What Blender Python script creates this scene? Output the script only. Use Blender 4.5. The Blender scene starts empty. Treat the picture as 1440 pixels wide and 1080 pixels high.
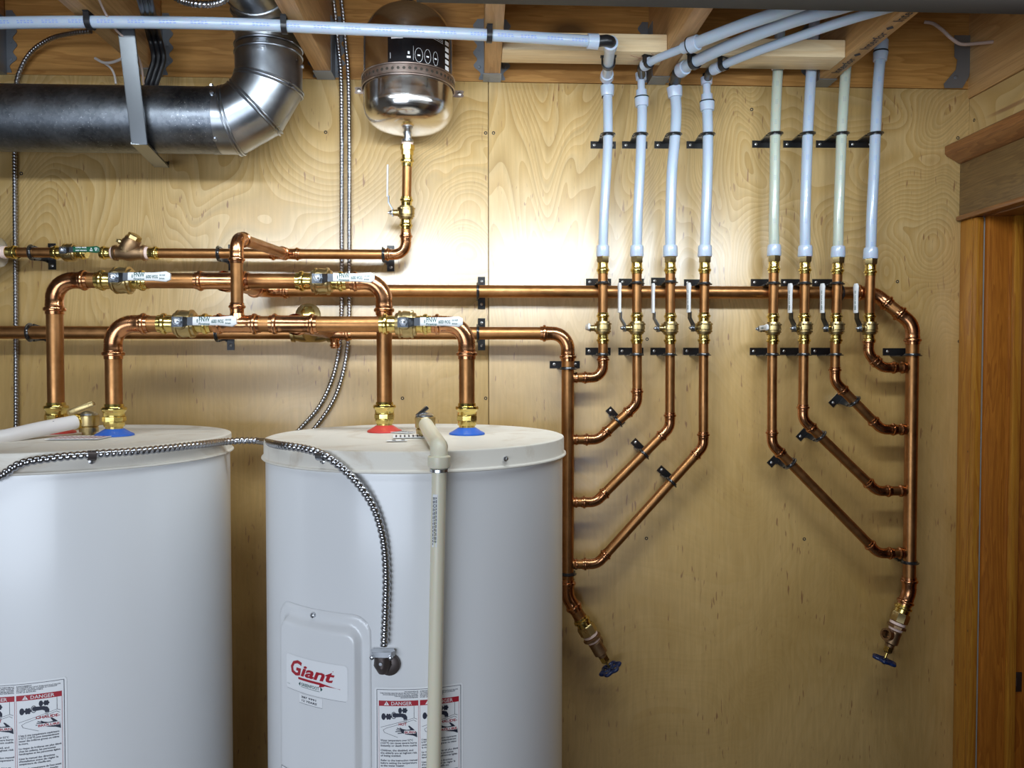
import bpy, bmesh, math, random
from mathutils import Vector, Matrix, Euler
from math import sin, cos, tan, pi, radians as R_, sqrt, atan2
random.seed(7)
SC = bpy.context.scene
COL = SC.collection
V = Vector

# ------------------------------------------------------------------ camera
ZC = 1.65                                   # camera height above the floor
CAM = V((0, -1.88, ZC))
FPX = 1082.0
SB, SBX, SH = .068, .070, .040            # how far branches, plastic tubes and upper header stand off the wall
cam_d = bpy.data.cameras.new('camera'); cam = bpy.data.objects.new('camera', cam_d); COL.objects.link(cam)
cam_d.lens = FPX/1440*36; cam_d.sensor_width = 36; cam_d.clip_start = .02
cam.location = CAM
CE = Euler((R_(90-1.48), 0, R_(-2.4)), 'XYZ')
cam.rotation_euler = CE
SC.camera = cam

# ------------------------------------------------------------------ world, lights, exposure
w = bpy.data.worlds.new('world'); SC.world = w; w.use_nodes = True
w.node_tree.nodes['Background'].inputs[0].default_value = (.75, .8, 1, 1)
w.node_tree.nodes['Background'].inputs[1].default_value = .15
def area(name, loc, target, sx, sy, power, color, spread=180):
    l = bpy.data.lights.new(name, 'AREA'); l.shape = 'RECTANGLE'; l.size = sx; l.size_y = sy
    l.energy = power; l.color = color; l.spread = R_(spread)
    o = bpy.data.objects.new(name, l); COL.objects.link(o); o.location = loc
    o.rotation_euler = (V(target)-V(loc)).to_track_quat('-Z', 'Y').to_euler()
    return o
area('shop_light', (.36, -.76, ZC+.542), (.36, 0, ZC+.14), 1.15, .08, 11, (.83, .93, 1), 160)
area('second_shop_light', (-.50, -1.10, ZC+.60), (-.55, 0, ZC+.25), 1.0, .09, 6.4, (.82, .92, 1), 110)
area('room_light', (-.85, -2.6, ZC-.40), (-.45, 0, ZC-.75), 1.6, .8, 15, (.76, .86, 1), 125)
SC.view_settings.view_transform = 'Standard'; SC.view_settings.look = 'None'
SC.view_settings.exposure = 0.0; SC.view_settings.gamma = 1; SC.view_settings.use_curve_mapping = False

# ------------------------------------------------------------------ placing helpers (pixel of the 1440x1080 photo + true distance -> point)
_rot = CE.to_matrix()
def ray(px, py): return _rot @ V(((px-720)/FPX, (540-py)/FPX, -1))
def P(px, py, s):                           # s = distance in front of the back wall
    d = ray(px, py); t = (-s-CAM.y)/d.y; return CAM+d*t
def PZ(px, py, z):                          # on the horizontal plane z
    d = ray(px, py); t = (z-CAM.z)/d.z; return CAM+d*t
def PX(px, py, x):
    d = ray(px, py); t = (x-CAM.x)/d.x; return CAM+d*t

# ------------------------------------------------------------------ object helpers
def props(o, label=None, cat=None, group=None, kind=None):
    if label: o['label'] = label
    if cat: o['category'] = cat
    if group: o['group'] = group
    if kind: o['kind'] = kind
    return o
def empty(name, loc, label=None, cat=None, group=None, kind=None):
    o = bpy.data.objects.new(name, None); COL.objects.link(o); o.location = loc; o.empty_display_size = .02
    return props(o, label, cat, group, kind)
def wloc(o):
    l = V((0, 0, 0))
    while o is not None: l = l+o.location; o = o.parent
    return l

class G:                                    # collects geometry in world coordinates
    def __init__(s): s.bm = bmesh.new()
    def face(s, pts):
        try: return s.bm.faces.new([s.bm.verts.new(p) for p in pts])
        except ValueError: return None
    def box(s, a, b, M=None, bev=0):
        a, b = V(a), V(b); c = (a+b)/2; d = b-a
        r = bmesh.ops.create_cube(s.bm, size=1)
        T = Matrix.Translation(c) @ Matrix.Diagonal((abs(d.x), abs(d.y), abs(d.z), 1))
        if M is not None: T = M @ T
        vs = r['verts']
        bmesh.ops.transform(s.bm, matrix=T, verts=vs)
        if bev:
            es = list({e for v in vs for e in v.link_edges})
            bmesh.ops.bevel(s.bm, geom=es, offset=bev, segments=2, profile=.5, affect='EDGES')
        return s
    def rings(s, rings, closed=False, caps=True):
        bm = s.bm; vr = [[bm.verts.new(p) for p in r] for r in rings]
        n = len(vr[0]); m = len(vr)
        for i in range(m if closed else m-1):
            a, b = vr[i], vr[(i+1) % m]
            for j in range(n):
                k = (j+1) % n
                try: bm.faces.new((a[j], a[k], b[k], b[j]))
                except ValueError: pass
        if caps and not closed:
            try: bm.faces.new(list(reversed(vr[0]))); bm.faces.new(vr[-1])
            except ValueError: pass
        return s
    def sweep(s, pts, r, seg=16, caps=True, mod=None, closed=False):
        pts = [V(p) for p in pts]; n = len(pts)
        d0 = (pts[1]-pts[0]).normalized()
        if closed: d0 = ((pts[1]-pts[0]).normalized()+(pts[0]-pts[-1]).normalized()).normalized()
        up = V((0, 0, 1)) if abs(d0.z) < .9 else V((1, 0, 0))
        x = d0.cross(up).normalized(); y = d0.cross(x).normalized()
        circ = [x*cos(2*pi*j/seg)+y*sin(2*pi*j/seg) for j in range(seg)]
        rr = r if hasattr(r, '__len__') else [r]*n
        out = []; L = 0
        cur = [c.copy() for c in circ]
        for i in range(n):
            if i == 0: nrm = d0; din = d0
            else:
                din = (pts[i]-pts[i-1]).normalized(); L += (pts[i]-pts[i-1]).length
                if i < n-1: nrm = (din+(pts[i+1]-pts[i]).normalized()).normalized()
                elif closed: nrm = (din+(pts[0]-pts[i]).normalized()).normalized()
                else: nrm = din
                dn = din.dot(nrm)
                cur = [c-din*(c.dot(nrm)/dn) for c in cur]
            k = [1+mod(L, j/seg) for j in range(seg)] if mod else [1]*seg
            out.append([pts[i]+cur[j]*(rr[i]*k[j]) for j in range(seg)])
        s.rings(out, closed=closed, caps=caps); return s
    def lathe(s, o, ax, prof, seg=20, rot=0, caps=True):
        o = V(o); ax = V(ax).normalized(); up = V((0, 0, 1)) if abs(ax.z) < .9 else V((0, 1, 0))
        x = ax.cross(up).normalized(); y = ax.cross(x).normalized()
        s.rings([[o+ax*t+(x*cos(2*pi*j/seg+rot)+y*sin(2*pi*j/seg+rot))*max(r, 1e-5) for j in range(seg)] for t, r in prof], caps=caps)
        return s
    def torus(s, c, ax, R, r, seg=24, sr=8):
        c = V(c); ax = V(ax).normalized(); up = V((0, 0, 1)) if abs(ax.z) < .9 else V((0, 1, 0))
        x = ax.cross(up).normalized(); y = ax.cross(x).normalized()
        s.rings([[c+(x*cos(a)+y*sin(a))*(R+r*cos(b))+ax*(r*sin(b)) for b in [2*pi*k/sr for k in range(sr)]] for a in [2*pi*j/seg for j in range(seg)]], closed=True)
        return s
    def prism(s, poly, n, th):              # poly: 3D points, extruded along n by th
        n = V(n).normalized()*th; A = [s.bm.verts.new(V(p)) for p in poly]; B = [s.bm.verts.new(V(p)+n) for p in poly]
        s.bm.faces.new(A); s.bm.faces.new(list(reversed(B)))
        for i in range(len(A)):
            k = (i+1) % len(A); s.bm.faces.new((A[k], A[i], B[i], B[k]))
        return s
    def obj(s, name, m, parent=None, sharp=38, **kw):
        bm = s.bm
        bmesh.ops.recalc_face_normals(bm, faces=bm.faces)
        ang = R_(sharp)
        for f in bm.faces: f.smooth = True
        for e in bm.edges:
            if len(e.link_faces) != 2 or e.calc_face_angle(0) > ang: e.smooth = False
        me = bpy.data.meshes.new(name)
        if parent is None:                  # origin of a top-level mesh at its own base
            xs = [v.co for v in bm.verts]
            c = V(((min(v.x for v in xs)+max(v.x for v in xs))/2, (min(v.y for v in xs)+max(v.y for v in xs))/2, min(v.z for v in xs)))
        else: c = wloc(parent)
        bmesh.ops.translate(bm, verts=bm.verts, vec=-c)
        bm.to_mesh(me); bm.free()
        o = bpy.data.objects.new(name, me); COL.objects.link(o)
        if parent is not None: o.parent = parent
        else: o.location = c
        me.materials.append(m)
        return props(o, **kw)

# ------------------------------------------------------------------ materials
def mat(name, color, rough=.5, metal=0, **kw):
    m = bpy.data.materials.new(name); m.use_nodes = True
    b = m.node_tree.nodes['Principled BSDF']
    b.inputs['Base Color'].default_value = (*color, 1); b.inputs['Roughness'].default_value = rough; b.inputs['Metallic'].default_value = metal
    for k, v in kw.items(): b.inputs[k.replace('_', ' ')].default_value = v
    return m
class N:
    def __init__(s, m): s.m = m; s.t = m.node_tree; s.b = s.t.nodes['Principled BSDF']
    def n(s, typ, **kw):
        x = s.t.nodes.new('ShaderNode'+typ)
        for k, v in kw.items():
            if k in x.inputs: x.inputs[k].default_value = v
            elif k.replace('_', ' ') in x.inputs: x.inputs[k.replace('_', ' ')].default_value = v
            else: setattr(x, k, v)
        return x
    def l(s, a, b): s.t.links.new(a, b)
    def coord(s, scale=(1, 1, 1), loc=(0, 0, 0), rot=(0, 0, 0)):
        c = s.n('TexCoord'); mp = s.n('Mapping'); mp.inputs['Scale'].default_value = scale; mp.inputs['Location'].default_value = loc; mp.inputs['Rotation'].default_value = rot
        s.l(c.outputs['Object'], mp.inputs['Vector']); return mp.outputs[0]
    def noise(s, vec, scale, detail=3, rough=.5, dist=0):
        x = s.n('TexNoise', Scale=scale, Detail=detail, Roughness=rough, Distortion=dist); s.l(vec, x.inputs['Vector']); return x.outputs[0]
    def ramp(s, f, stops):
        x = s.n('ValToRGB'); e = x.color_ramp.elements
        while len(e) < len(stops): e.new(.5)
        for i, (p, c) in enumerate(stops): e[i].position = p; e[i].color = (*c, 1) if hasattr(c, '__len__') else (c, c, c, 1)
        s.l(f, x.inputs[0]); return x.outputs[0]
    def mix(s, f, a, b, typ='MIX'):
        x = s.n('MixRGB', blend_type=typ)
        for i, v in enumerate((f, a, b)):
            if isinstance(v, (int, float)): x.inputs[i].default_value = v if i == 0 else (v, v, v, 1)
            elif isinstance(v, tuple): x.inputs[i].default_value = (*v, 1)
            else: s.l(v, x.inputs[i])
        return x.outputs[0]
    def math(s, op, a, b=0):
        x = s.n('Math', operation=op)
        for i, v in enumerate((a, b)):
            if isinstance(v, (int, float)): x.inputs[i].default_value = v
            else: s.l(v, x.inputs[i])
        return x.outputs[0]
    def bump(s, h, strength=.2, dist=.002):
        x = s.n('Bump', Strength=strength, Distance=dist); s.l(h, x.inputs['Height']); s.l(x.outputs[0], s.b.inputs['Normal'])
    def col(s, c): s.l(c, s.b.inputs['Base Color'])
    def rough(s, c): s.l(c, s.b.inputs['Roughness'])

def copper_mat(name, c1, c2, c3, rl=.2, rh=.38):
    m = mat(name, c1, .28, 1); n = N(m)
    v = n.coord(); a = n.noise(v, 9, 4, .6); b = n.noise(v, 60, 5, .7)
    n.col(n.mix(n.ramp(b, [(.45, 0), (.75, .6)]), n.ramp(a, [(.3, c1), (.5, c2), (.72, c3)]), c3))
    n.rough(n.ramp(n.noise(v, 35, 5, .65), [(.3, rl), (.75, rh)])); return m
COPPER = copper_mat('copper', (.50, .25, .10), (.42, .20, .075), (.28, .13, .045), .33, .50)
COPPER_FIT = copper_mat('copper_fitting', (.66, .33, .16), (.56, .26, .12), (.38, .17, .075), .16, .32)
BRASS = copper_mat('brass', (.86, .68, .24), (.76, .58, .18), (.50, .37, .12), .14, .32)
BRASS_DULL = copper_mat('cast_brass', (.66, .53, .27), (.56, .43, .20), (.38, .28, .13), .26, .42)
BRONZE = copper_mat('cast_bronze', (.46, .29, .16), (.38, .24, .13), (.24, .15, .08), .35, .55)
N(BRONZE).bump(N(BRONZE).noise(N(BRONZE).coord(), 700, 2), .3, .0006)
TAPE = mat('thread_tape', (.80, .60, .52), .6)
ZINC = mat('zinc_plate', (.19, .205, .23), .32, 1)
STEEL = mat('zinc_steel', (.58, .60, .63), .3, 1)
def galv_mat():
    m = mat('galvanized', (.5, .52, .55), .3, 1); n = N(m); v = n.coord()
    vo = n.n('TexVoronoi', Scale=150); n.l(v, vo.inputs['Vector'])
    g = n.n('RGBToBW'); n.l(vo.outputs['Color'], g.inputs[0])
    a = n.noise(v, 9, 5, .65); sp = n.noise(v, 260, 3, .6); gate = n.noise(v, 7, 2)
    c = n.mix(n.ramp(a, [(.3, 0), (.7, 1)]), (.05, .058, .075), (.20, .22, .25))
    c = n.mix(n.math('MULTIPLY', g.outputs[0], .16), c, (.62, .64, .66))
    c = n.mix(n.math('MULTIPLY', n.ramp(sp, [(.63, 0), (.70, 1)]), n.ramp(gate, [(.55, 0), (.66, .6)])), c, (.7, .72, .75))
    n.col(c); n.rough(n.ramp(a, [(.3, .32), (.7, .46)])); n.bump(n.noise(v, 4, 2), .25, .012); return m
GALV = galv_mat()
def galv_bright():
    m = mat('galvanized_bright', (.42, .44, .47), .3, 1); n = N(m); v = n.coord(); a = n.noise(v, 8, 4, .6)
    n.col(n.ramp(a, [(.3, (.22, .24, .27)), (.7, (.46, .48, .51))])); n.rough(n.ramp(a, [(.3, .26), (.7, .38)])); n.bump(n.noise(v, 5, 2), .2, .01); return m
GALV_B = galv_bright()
GALV_STRAP = mat('galvanized_strap', (.17, .18, .19), .28, 1)
HANGER = mat('hanger_steel', (.26, .28, .31), .5, .8)
def stainless():
    m = mat('stainless', (.66, .64, .62), .16, 1); n = N(m); v = n.coord((1, 1, 60))
    n.rough(n.ramp(n.noise(v, 12, 3), [(.3, .11), (.75, .26)])); return m
STAINLESS = stainless()
RUSTY = copper_mat('strap_steel', (.50, .42, .38), (.40, .32, .28), (.28, .2, .17), .3, .5)
BLACK_PL = mat('black_plastic', (.012, .012, .014), .35)
BLACK_MT = mat('black_paint_metal', (.012, .012, .013), .28, 0, Coat_Weight=.4)
BLACK_CABLE = mat('black_cable', (.01, .01, .012), .4)
def enamel():
    m = mat('white_enamel', (.80, .80, .80), .3, 0, Coat_Weight=.3, Coat_Roughness=.15); n = N(m); v = n.coord((1, 1, .25))
    n.bump(n.noise(v, 6, 2), .12, .01); return m
ENAMEL = enamel()
def lid_mat():
    m = mat('lid_enamel', (.78, .74, .67), .5); n = N(m); v = n.coord()
    a = n.noise(v, 7, 5, .65, 1.5)
    n.col(n.mix(n.ramp(a, [(.50, .0), (.72, .8)]), (.80, .75, .66), (.60, .50, .38))); return m
LID = lid_mat()
def pex_mat(name, c, mark=True, tr=.15):
    m = mat(name, c, .28, 0, Subsurface_Weight=.25, Subsurface_Scale=.01, Coat_Weight=.3)
    return m
PEX = pex_mat('white_pex', (.41, .485, .59)); PEX_IV = pex_mat('ivory_pex', (.46, .50, .42)); RING = pex_mat('ring_pex', (.45, .52, .64))
PRINT = mat('blue_print', (.26, .34, .64), .5); PRINT_GREY = mat('grey_print', (.30, .33, .36), .5)
CPVC = mat('cpvc', (.80, .74, .56), .35, 0, Subsurface_Weight=.15, Subsurface_Scale=.01); CPVC_W = mat('white_cpvc', (.80, .76, .74), .35)
WHITE_GRIP = mat('white_grip', (.66, .66, .66), .4); GREEN_GRIP = mat('green_grip', (.01, .10, .05), .35)
PAPER = mat('paper', (.88, .88, .88), .5); RED = mat('label_red', (.42, .015, .03), .4); INK = mat('ink', (.015, .018, .04), .5)
INK_GREEN = mat('dark_green_ink', (.02, .09, .08), .5); GREYINK = mat('grey_ink', (.30, .30, .32), .5)
REDCAP = mat('red_cap', (.62, .06, .05), .4); BLUECAP = mat('blue_cap', (.03, .13, .55), .4); WHEEL = mat('blue_wheel', (.006, .018, .075), .3)
ARMOR = mat('armored_steel', (.50, .50, .52), .25, 1); ARMOR_DK = mat('dark_armor', (.30, .29, .30), .3, 1)
LABEL_BLACK = mat('label_black', (.008, .008, .01), .25); WHITE_WIRE = mat('white_wire', (.62, .57, .55), .45); PINK_WIRE = mat('pink_wire', (.50, .38, .33), .5)
DARK_STEEL = mat('dark_steel', (.10, .08, .075), .45, .6); HOUSING = mat('dark_housing', (.012, .010, .009), .6, 0, Specular_IOR_Level=.2); CHALK = mat('red_crayon', (.45, .08, .09), .8)

def ply_mat(name, off, base=(.47, .285, .085), hi=(.60, .385, .14)):
    m = mat(name, base, .38, 0, Coat_Weight=1, Coat_Roughness=.36, Coat_IOR=1.8, Specular_IOR_Level=.5); n = N(m)
    v = n.coord((1.9, 1, 1.0), off)
    f = n.noise(v, .95, 2.0, .45, 1.3)
    saw = n.math('FRACT', n.math('MULTIPLY', f, 30))
    saw2 = n.math('FRACT', n.math('MULTIPLY', f, 75))
    fine = n.noise(n.coord((130, 1, 9), off), 1, 4, .6)
    broad = n.noise(n.coord((1.2, 1, 1), off), 3.0, 5, .62, .8)
    fl = n.noise(n.coord((150, 1, 24), off, (0, .28, 0)), 1, 1, .5); gate = n.noise(n.coord((5, 1, 4), off), 2, 2)
    c = n.mix(n.ramp(broad, [(.32, 0), (.68, 1)]), base, hi)
    sx = n.n('SeparateXYZ'); n.l(n.coord(), sx.inputs[0])
    zf = n.ramp(n.math('ADD', sx.outputs[2], n.math('MULTIPLY', broad, .5)), [(0, 0), (1, 1)]); up = n.n('MapRange'); up.inputs[1].default_value = 1.85; up.inputs[2].default_value = 2.15; up.inputs[3].default_value = .16; up.inputs[4].default_value = 1
    n.l(n.math('ADD', sx.outputs[2], n.math('MULTIPLY', broad, .4)), up.inputs[0])
    lines = n.math('MULTIPLY', n.math('MULTIPLY', n.ramp(saw, [(0, 1), (.30, .25), (.85, 0), (1, 1)]), n.ramp(broad, [(.35, .12), (.65, .55)])), up.outputs[0])
    c = n.mix(lines, c, tuple(x*.58 for x in base))
    c = n.mix(n.math('MULTIPLY', saw2, n.math('MULTIPLY', up.outputs[0], .34)), c, (.84, .66, .36))
    c = n.mix(n.ramp(fine, [(.40, .20), (.62, 0)]), c, tuple(x*.6 for x in base))
    c = n.mix(n.math('MULTIPLY', n.ramp(fl, [(.655, 0), (.69, 1)]), n.ramp(gate, [(.49, 0), (.58, .75)])), c, (.22, .085, .035))
    n.col(c)
    n.rough(n.math('ADD', n.math('MULTIPLY', saw, .14), n.math('ADD', n.math('MULTIPLY', fine, .10), .24)))
    h = n.math('ADD', n.math('MULTIPLY', saw2, .30), n.math('ADD', n.math('MULTIPLY', n.math('MULTIPLY', saw, up.outputs[0]), .45), n.math('ADD', fine, n.math('MULTIPLY', n.noise(v, 9, 3), .8))))
    n.bump(h, .20, .0016)
    return m
PLY = [ply_mat('birch_plywood_%s' % k, o) for k, o in (('a', (3.1, 0, 7.7)), ('b', (.3, 0, 1.2)), ('c', (9.4, 0, 4.2)), ('d', (5.5, 2, 8)))]
def wood_mat(name, c1, c2, scale, axis, rough=.5, ring=8, knots=True, coat=0):
    """axis = direction the grain runs along"""
    m = mat(name, c1, rough, 0, Coat_Weight=coat, Coat_Roughness=.2); n = N(m)
    s = [scale]*3; s[axis] = scale*.07
    v = n.coord(tuple(s)); v2 = n.coord(tuple(x*7 for x in s))
    f = n.noise(v, 1, 3, .5, .7); saw = n.math('FRACT', n.math('MULTIPLY', f, ring))
    fine = n.noise(v2, 1, 4, .65)
    c = n.mix(n.ramp(saw, [(0, .9), (.5, .25), (.92, 0), (1, .9)]), c1, c2)
    c = n.mix(n.ramp(fine, [(.35, .45), (.65, 0)]), c, tuple(x*.7 for x in c2))
    if knots:
        vo = n.n('TexVoronoi', Scale=1.0); s3 = [5.]*3; s3[axis] = 2.2; n.l(n.coord(tuple(s3)), vo.inputs['Vector'])
        c = n.mix(n.ramp(vo.outputs['Distance'], [(.06, .95), (.12, .35), (.17, 0)]), c, tuple(x*.32 for x in c2))
    n.col(c); n.bump(fine, .15, .001); return m
PINE_X = wood_mat('pine_along_x', (.58, .33, .13), (.44, .22, .08), 22, 0); PINE_Y = wood_mat('pine_along_y', (.66, .40, .17), (.52, .28, .10), 22, 1)
PINE_LT = wood_mat('pale_pine', (.90, .72, .46), (.84, .62, .35), 18, 0); RIM = wood_mat('rim_pine', (.56, .28, .075), (.40, .18, .04), 20, 0)
STAIN_Z = wood_mat('stained_fir_upright', (.44, .15, .016), (.29, .085, .008), 30, 2, .38, 9, False, .15)
STAIN_Z2 = wood_mat('golden_fir_upright', (.46, .20, .020), (.32, .11, .010), 26, 2, .38, 7, False, .15)
STAIN_Y = wood_mat('stained_fir_lengthwise', (.30, .12, .035), (.18, .06, .018), 30, 1, .3, 9, False, .4)
FRIEZE = wood_mat('stained_frieze', (.22, .13, .045), (.13, .07, .025), 34, 1, .45, 12, True, .1)
REDWALL = mat('reddish_wall', (.30, .09, .05), .6); CONC = mat('concrete_floor', (.20, .19, .18), .7); PAINT = mat('room_paint', (.40, .38, .35), .7)
OSB = wood_mat('subfloor_board', (.40, .26, .13), (.30, .18, .08), 9, 0)
SCREWM = mat('screw_metal', (.45, .44, .42), .35, 1); DARKHOLE = mat('dark_screw', (.06, .05, .04), .5, .5)

# ------------------------------------------------------------------ room shell
XW = P(1361, 300, 0).x                       # face of the right wall
ZT = P(690, 115, 0).z                       # top of plywood = underside of joists
ZR = PX(1400, 120, XW).z
CT = ZT+.235
XL = -2.3; YF = -3.9
xs1 = P(687, 400, 0).x; xs0 = xs1-1.22
wb = empty('wall_back', (0, 0, 0), kind='structure')
for i, (a, b, zt) in enumerate(((XL, xs0-.001, ZT), (xs0+.001, xs1-.0008, ZT), (xs1+.0008, XW, ZT-.001))):
    G().box((a, 0, 0), (b, .015, zt), bev=.0008).obj('plywood_panel', PLY[[2, 0, 1][i]], wb)
G().box((XL, .016, 0), (XW+.2, .10, CT)).obj('backing', OSB, wb)
for (px, py) in ((458, 186), (683, 187), (694, 187), (1057, 154), (910, 477), (909, 757), (1131, 758), (1347, 170+24), (1262, 396), (1349, 480), (683, 560), (30, 244), (566, 560)):
    c = P(px, py, 0); G().lathe(c+V((0, .001, 0)), (0, -1, 0), [(0, .0042), (.0016, .0042), (.0018, .0032), (.0005, .0010)], 12).obj('screw', DARKHOLE, wb)
fl = G().box((XL-.1, YF-.1, -.1), (XW+1.5, .1, 0)).obj('floor', CONC, kind='structure')
wl = G().box((XL-.1, YF, 0), (XL, .1, CT)).obj('wall_left', PAINT, kind='structure')
wf = G().box((XL-.1, YF-.1, 0), (XW+.12, YF, CT)).obj('wall_front', PAINT, kind='structure')

# right wall with the door opening
wr = empty('wall_right', (XW, 0, 0), kind='structure')
YD0, YD1 = -.060, -.92; ZD = PX(1395, 298, XW-.02).z
G().box((XW, YD0+.001, 0), (XW+.10, 0, ZD+.02)).obj('stud_wall', PAINT, wr)
G().box((XW, YD1, ZD+.02), (XW+.10, 0, ZR)).obj('plywood_panel', PLY[3], wr)
G().box((XW, YF, 0), (XW+.10, YD1, ZR)).obj('plywood_panel', PLY[3], wr)
G().box((XW-.004, YF, ZR+.002), (XW+.05, .012, CT), bev=.002).obj('rim_joist', PINE_Y, wr)
for (px, py) in ((1370, 169),):
    c = PX(px, py, XW); G().lathe(c+V((.001, 0, 0)), (-1, 0, 0), [(0, .004), (.0016, .004), (.0018, .003), (.0005, .001)], 12).obj('screw', DARKHOLE, wr)
dr = empty('door_1', (XW, YD0, 0), kind='structure')
G().box((XW-.019, -.047, 0), (XW, -.0005, ZD), bev=.0015).obj('casing', STAIN_Z2, dr)
G().box((XW-.019, -.064, 0), (XW, -.0475, ZD), bev=.003).obj('casing_bead', STAIN_Z2, dr)
G().box((XW+.001, -.079, 0), (XW+.128, -.0645, ZD), bev=.001).obj('jamb', STAIN_Z, dr)
G().box((XW+.058, -.092, 0), (XW+.078, -.0795, ZD), bev=.002).obj('door_stop', STAIN_Z2, dr)
G().box((XW-.019, YD1-.07, 0), (XW, YD1-.005, ZD), bev=.0015).obj('casing', STAIN_Z2, dr)
G().box((XW+.001, YD1-.003, 0), (XW+.11, YD1+.012, ZD), bev=.001).obj('jamb', STAIN_Z, dr)
G().box((XW+.001, YD1, ZD-.002), (XW+.11, -.06, ZD+.013), bev=.001).obj('head_jamb', STAIN_Y, dr)
G().box((XW+.112, -.16, 0), (XW+.13, -.08, ZD), bev=.001).obj('far_casing', STAIN_Z, dr)
zs = P(1427, 959, .08).z; xs = P(1427, 959, .08).x
G().box((xs-.017, -.0815, zs-.024), (xs+.017, -.079, zs+.024), bev=.0008).obj('strike_plate', BLACK_MT, dr)
sp_ = G(); sp_.box((xs-.010, -.0822, zs-.010), (xs+.004, -.0813, zs+.010)); sp_.obj('latch_hole', DARK_STEEL, dr)
ya, yb = -.0015, -1.05
G().box((XW-.023, yb, ZD+.012), (XW, ya, PX(1395, 214, XW-.02).z+.002), bev=.001).obj('frieze_board', FRIEZE, dr)
G().box((XW-.032, yb, ZD), (XW, ya, ZD+.012), bev=.003).obj('lower_molding', STAIN_Y, dr)
zc0 = PX(1395, 214, XW-.02).z+.0025
G().prism([(XW-p, ya, zc0+z) for p, z in ((0, 0), (.024, 0), (.030, .003), (.057, .018), (.062, .024), (.062, .042), (.056, .046), (0, .046))], (0, -1, 0), 1.05).obj('cornice', STAIN_Y, dr)
for (px, py) in ((1361, 635), (1361, 887), (1344, 963)):
    c = PX(px, py, XW-.019); G().lathe(c+V((.001, 0, 0)), (-1, 0, 0), [(0, .0025), (.0014, .0025), (.0005, .0008)], 8).obj('nail', DARKHOLE, dr)
nxt = empty('wall_side_room', (XW+.9, -.5, 0), kind='structure')
G().box((XW+.9, YF, 0), (XW+1.0, .1, CT)).obj('partition', REDWALL, nxt)
G().box((XW+.10, -.02, 0), (XW+.9, .1, CT)).obj('partition', REDWALL, nxt)
G().box((XW+.10, YF, CT-.2), (XW+1, .1, CT)).obj('soffit', REDWALL, nxt)

# ceiling: subfloor, rim board, joists with hangers, blocking
ce = empty('ceiling', (0, 0, CT), kind='structure')
G().box((XL, YF, CT), (XW+.1, .1, CT+.03)).obj('subfloor', OSB, ce)
G().box((XL, .001, ZT+.001), (XW, .015, CT-.001)).obj('rim_board', RIM, ce)
JX = [P(p, 112, .02).x for p in (-10, 212, 457, 692, 925, 1156)]
def hanger(x, par):
    g = G(); t = .0015
    g.box((x-.0215, -.055, ZT-.0018), (x+.0215, -.002, ZT-.0003))
    for sx in (-1, 1):
        g.box((x+sx*.0195, -.050, ZT-.001), (x+sx*.0212, -.002, ZT+.13))
        # scalloped flange against the rim board
        pts = []; n = 9
        for k in range(n*4+1):
            z = ZT+.004+.145*k/(n*4); wv = .020+.005*cos(2*pi*k/4*.5)-(.014*max(0, .25-k/36)*4)
            pts.append((x+sx*(.0205+max(.004, wv)), -.0002, z))
        g.prism([(x+sx*.0205, -.0002, ZT+.149), (x+sx*.0205, -.0002, ZT+.004)]+pts, (0, -1, 0), .0014)
        for zz in (.035, .075, .115): g.lathe((x+sx*.031, -.0014, ZT+zz), (0, -1, 0), [(0, .004), (.0016, .0035), (.002, .001)], 8)
    g.obj('joist_hanger', HANGER, par)
for x in JX:
    j = G().box((x-.019, YF+.01, ZT), (x+.019, -.003, CT-.001), bev=.002).obj('joist', PINE_Y, ce)
    hanger(x, j)
    if x is not JX[-1] and False: pass
for a, b, yy in ((JX[3], JX[4], -.192), (JX[4], JX[5], -.180)):
    G().box((a+.0195, yy, ZT+.0005), (b-.0195, yy+.075, ZT+.039), bev=.0015).obj('blocking', PINE_LT, ce)
g = G(); g.box((-1.02, -1.16, ZC+.612), (.02, -.96, ZC+.618)); g.box((-1.02, -.966, ZC+.598), (.02, -.960, ZC+.617)); g.box((-1.02, -1.16, ZC+.59), (.02, -1.154, ZC+.617))  # unseen hood on rods, added to keep the second light off the rim board
for x in (-.95, -.05): g.box((x-.002, -1.062, ZC+.618), (x+.002, -1.058, ZT-.001))
g.obj('added_light_shield', GALV_STRAP, ce)
# hanger of the last joist, in the right corner
g = G(); q = lambda px, py: P(px, py, .004)
g.prism([q(*p) for p in ((1371, 50), (1342, 50), (1342, 80), (1346, 84), (1344, 98), (1327, 118), (1328, 124), (1353, 124), (1362, 108), (1366, 86), (1367, 70))], (0, -1, 0), .0015)
g.lathe(q(1344, 109)+V((0, -.001, 0)), (0, -1, 0), [(0, .006), (.002, .005), (.003, .001)], 10)
g.obj('joist_hanger', HANGER, ce)

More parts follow.
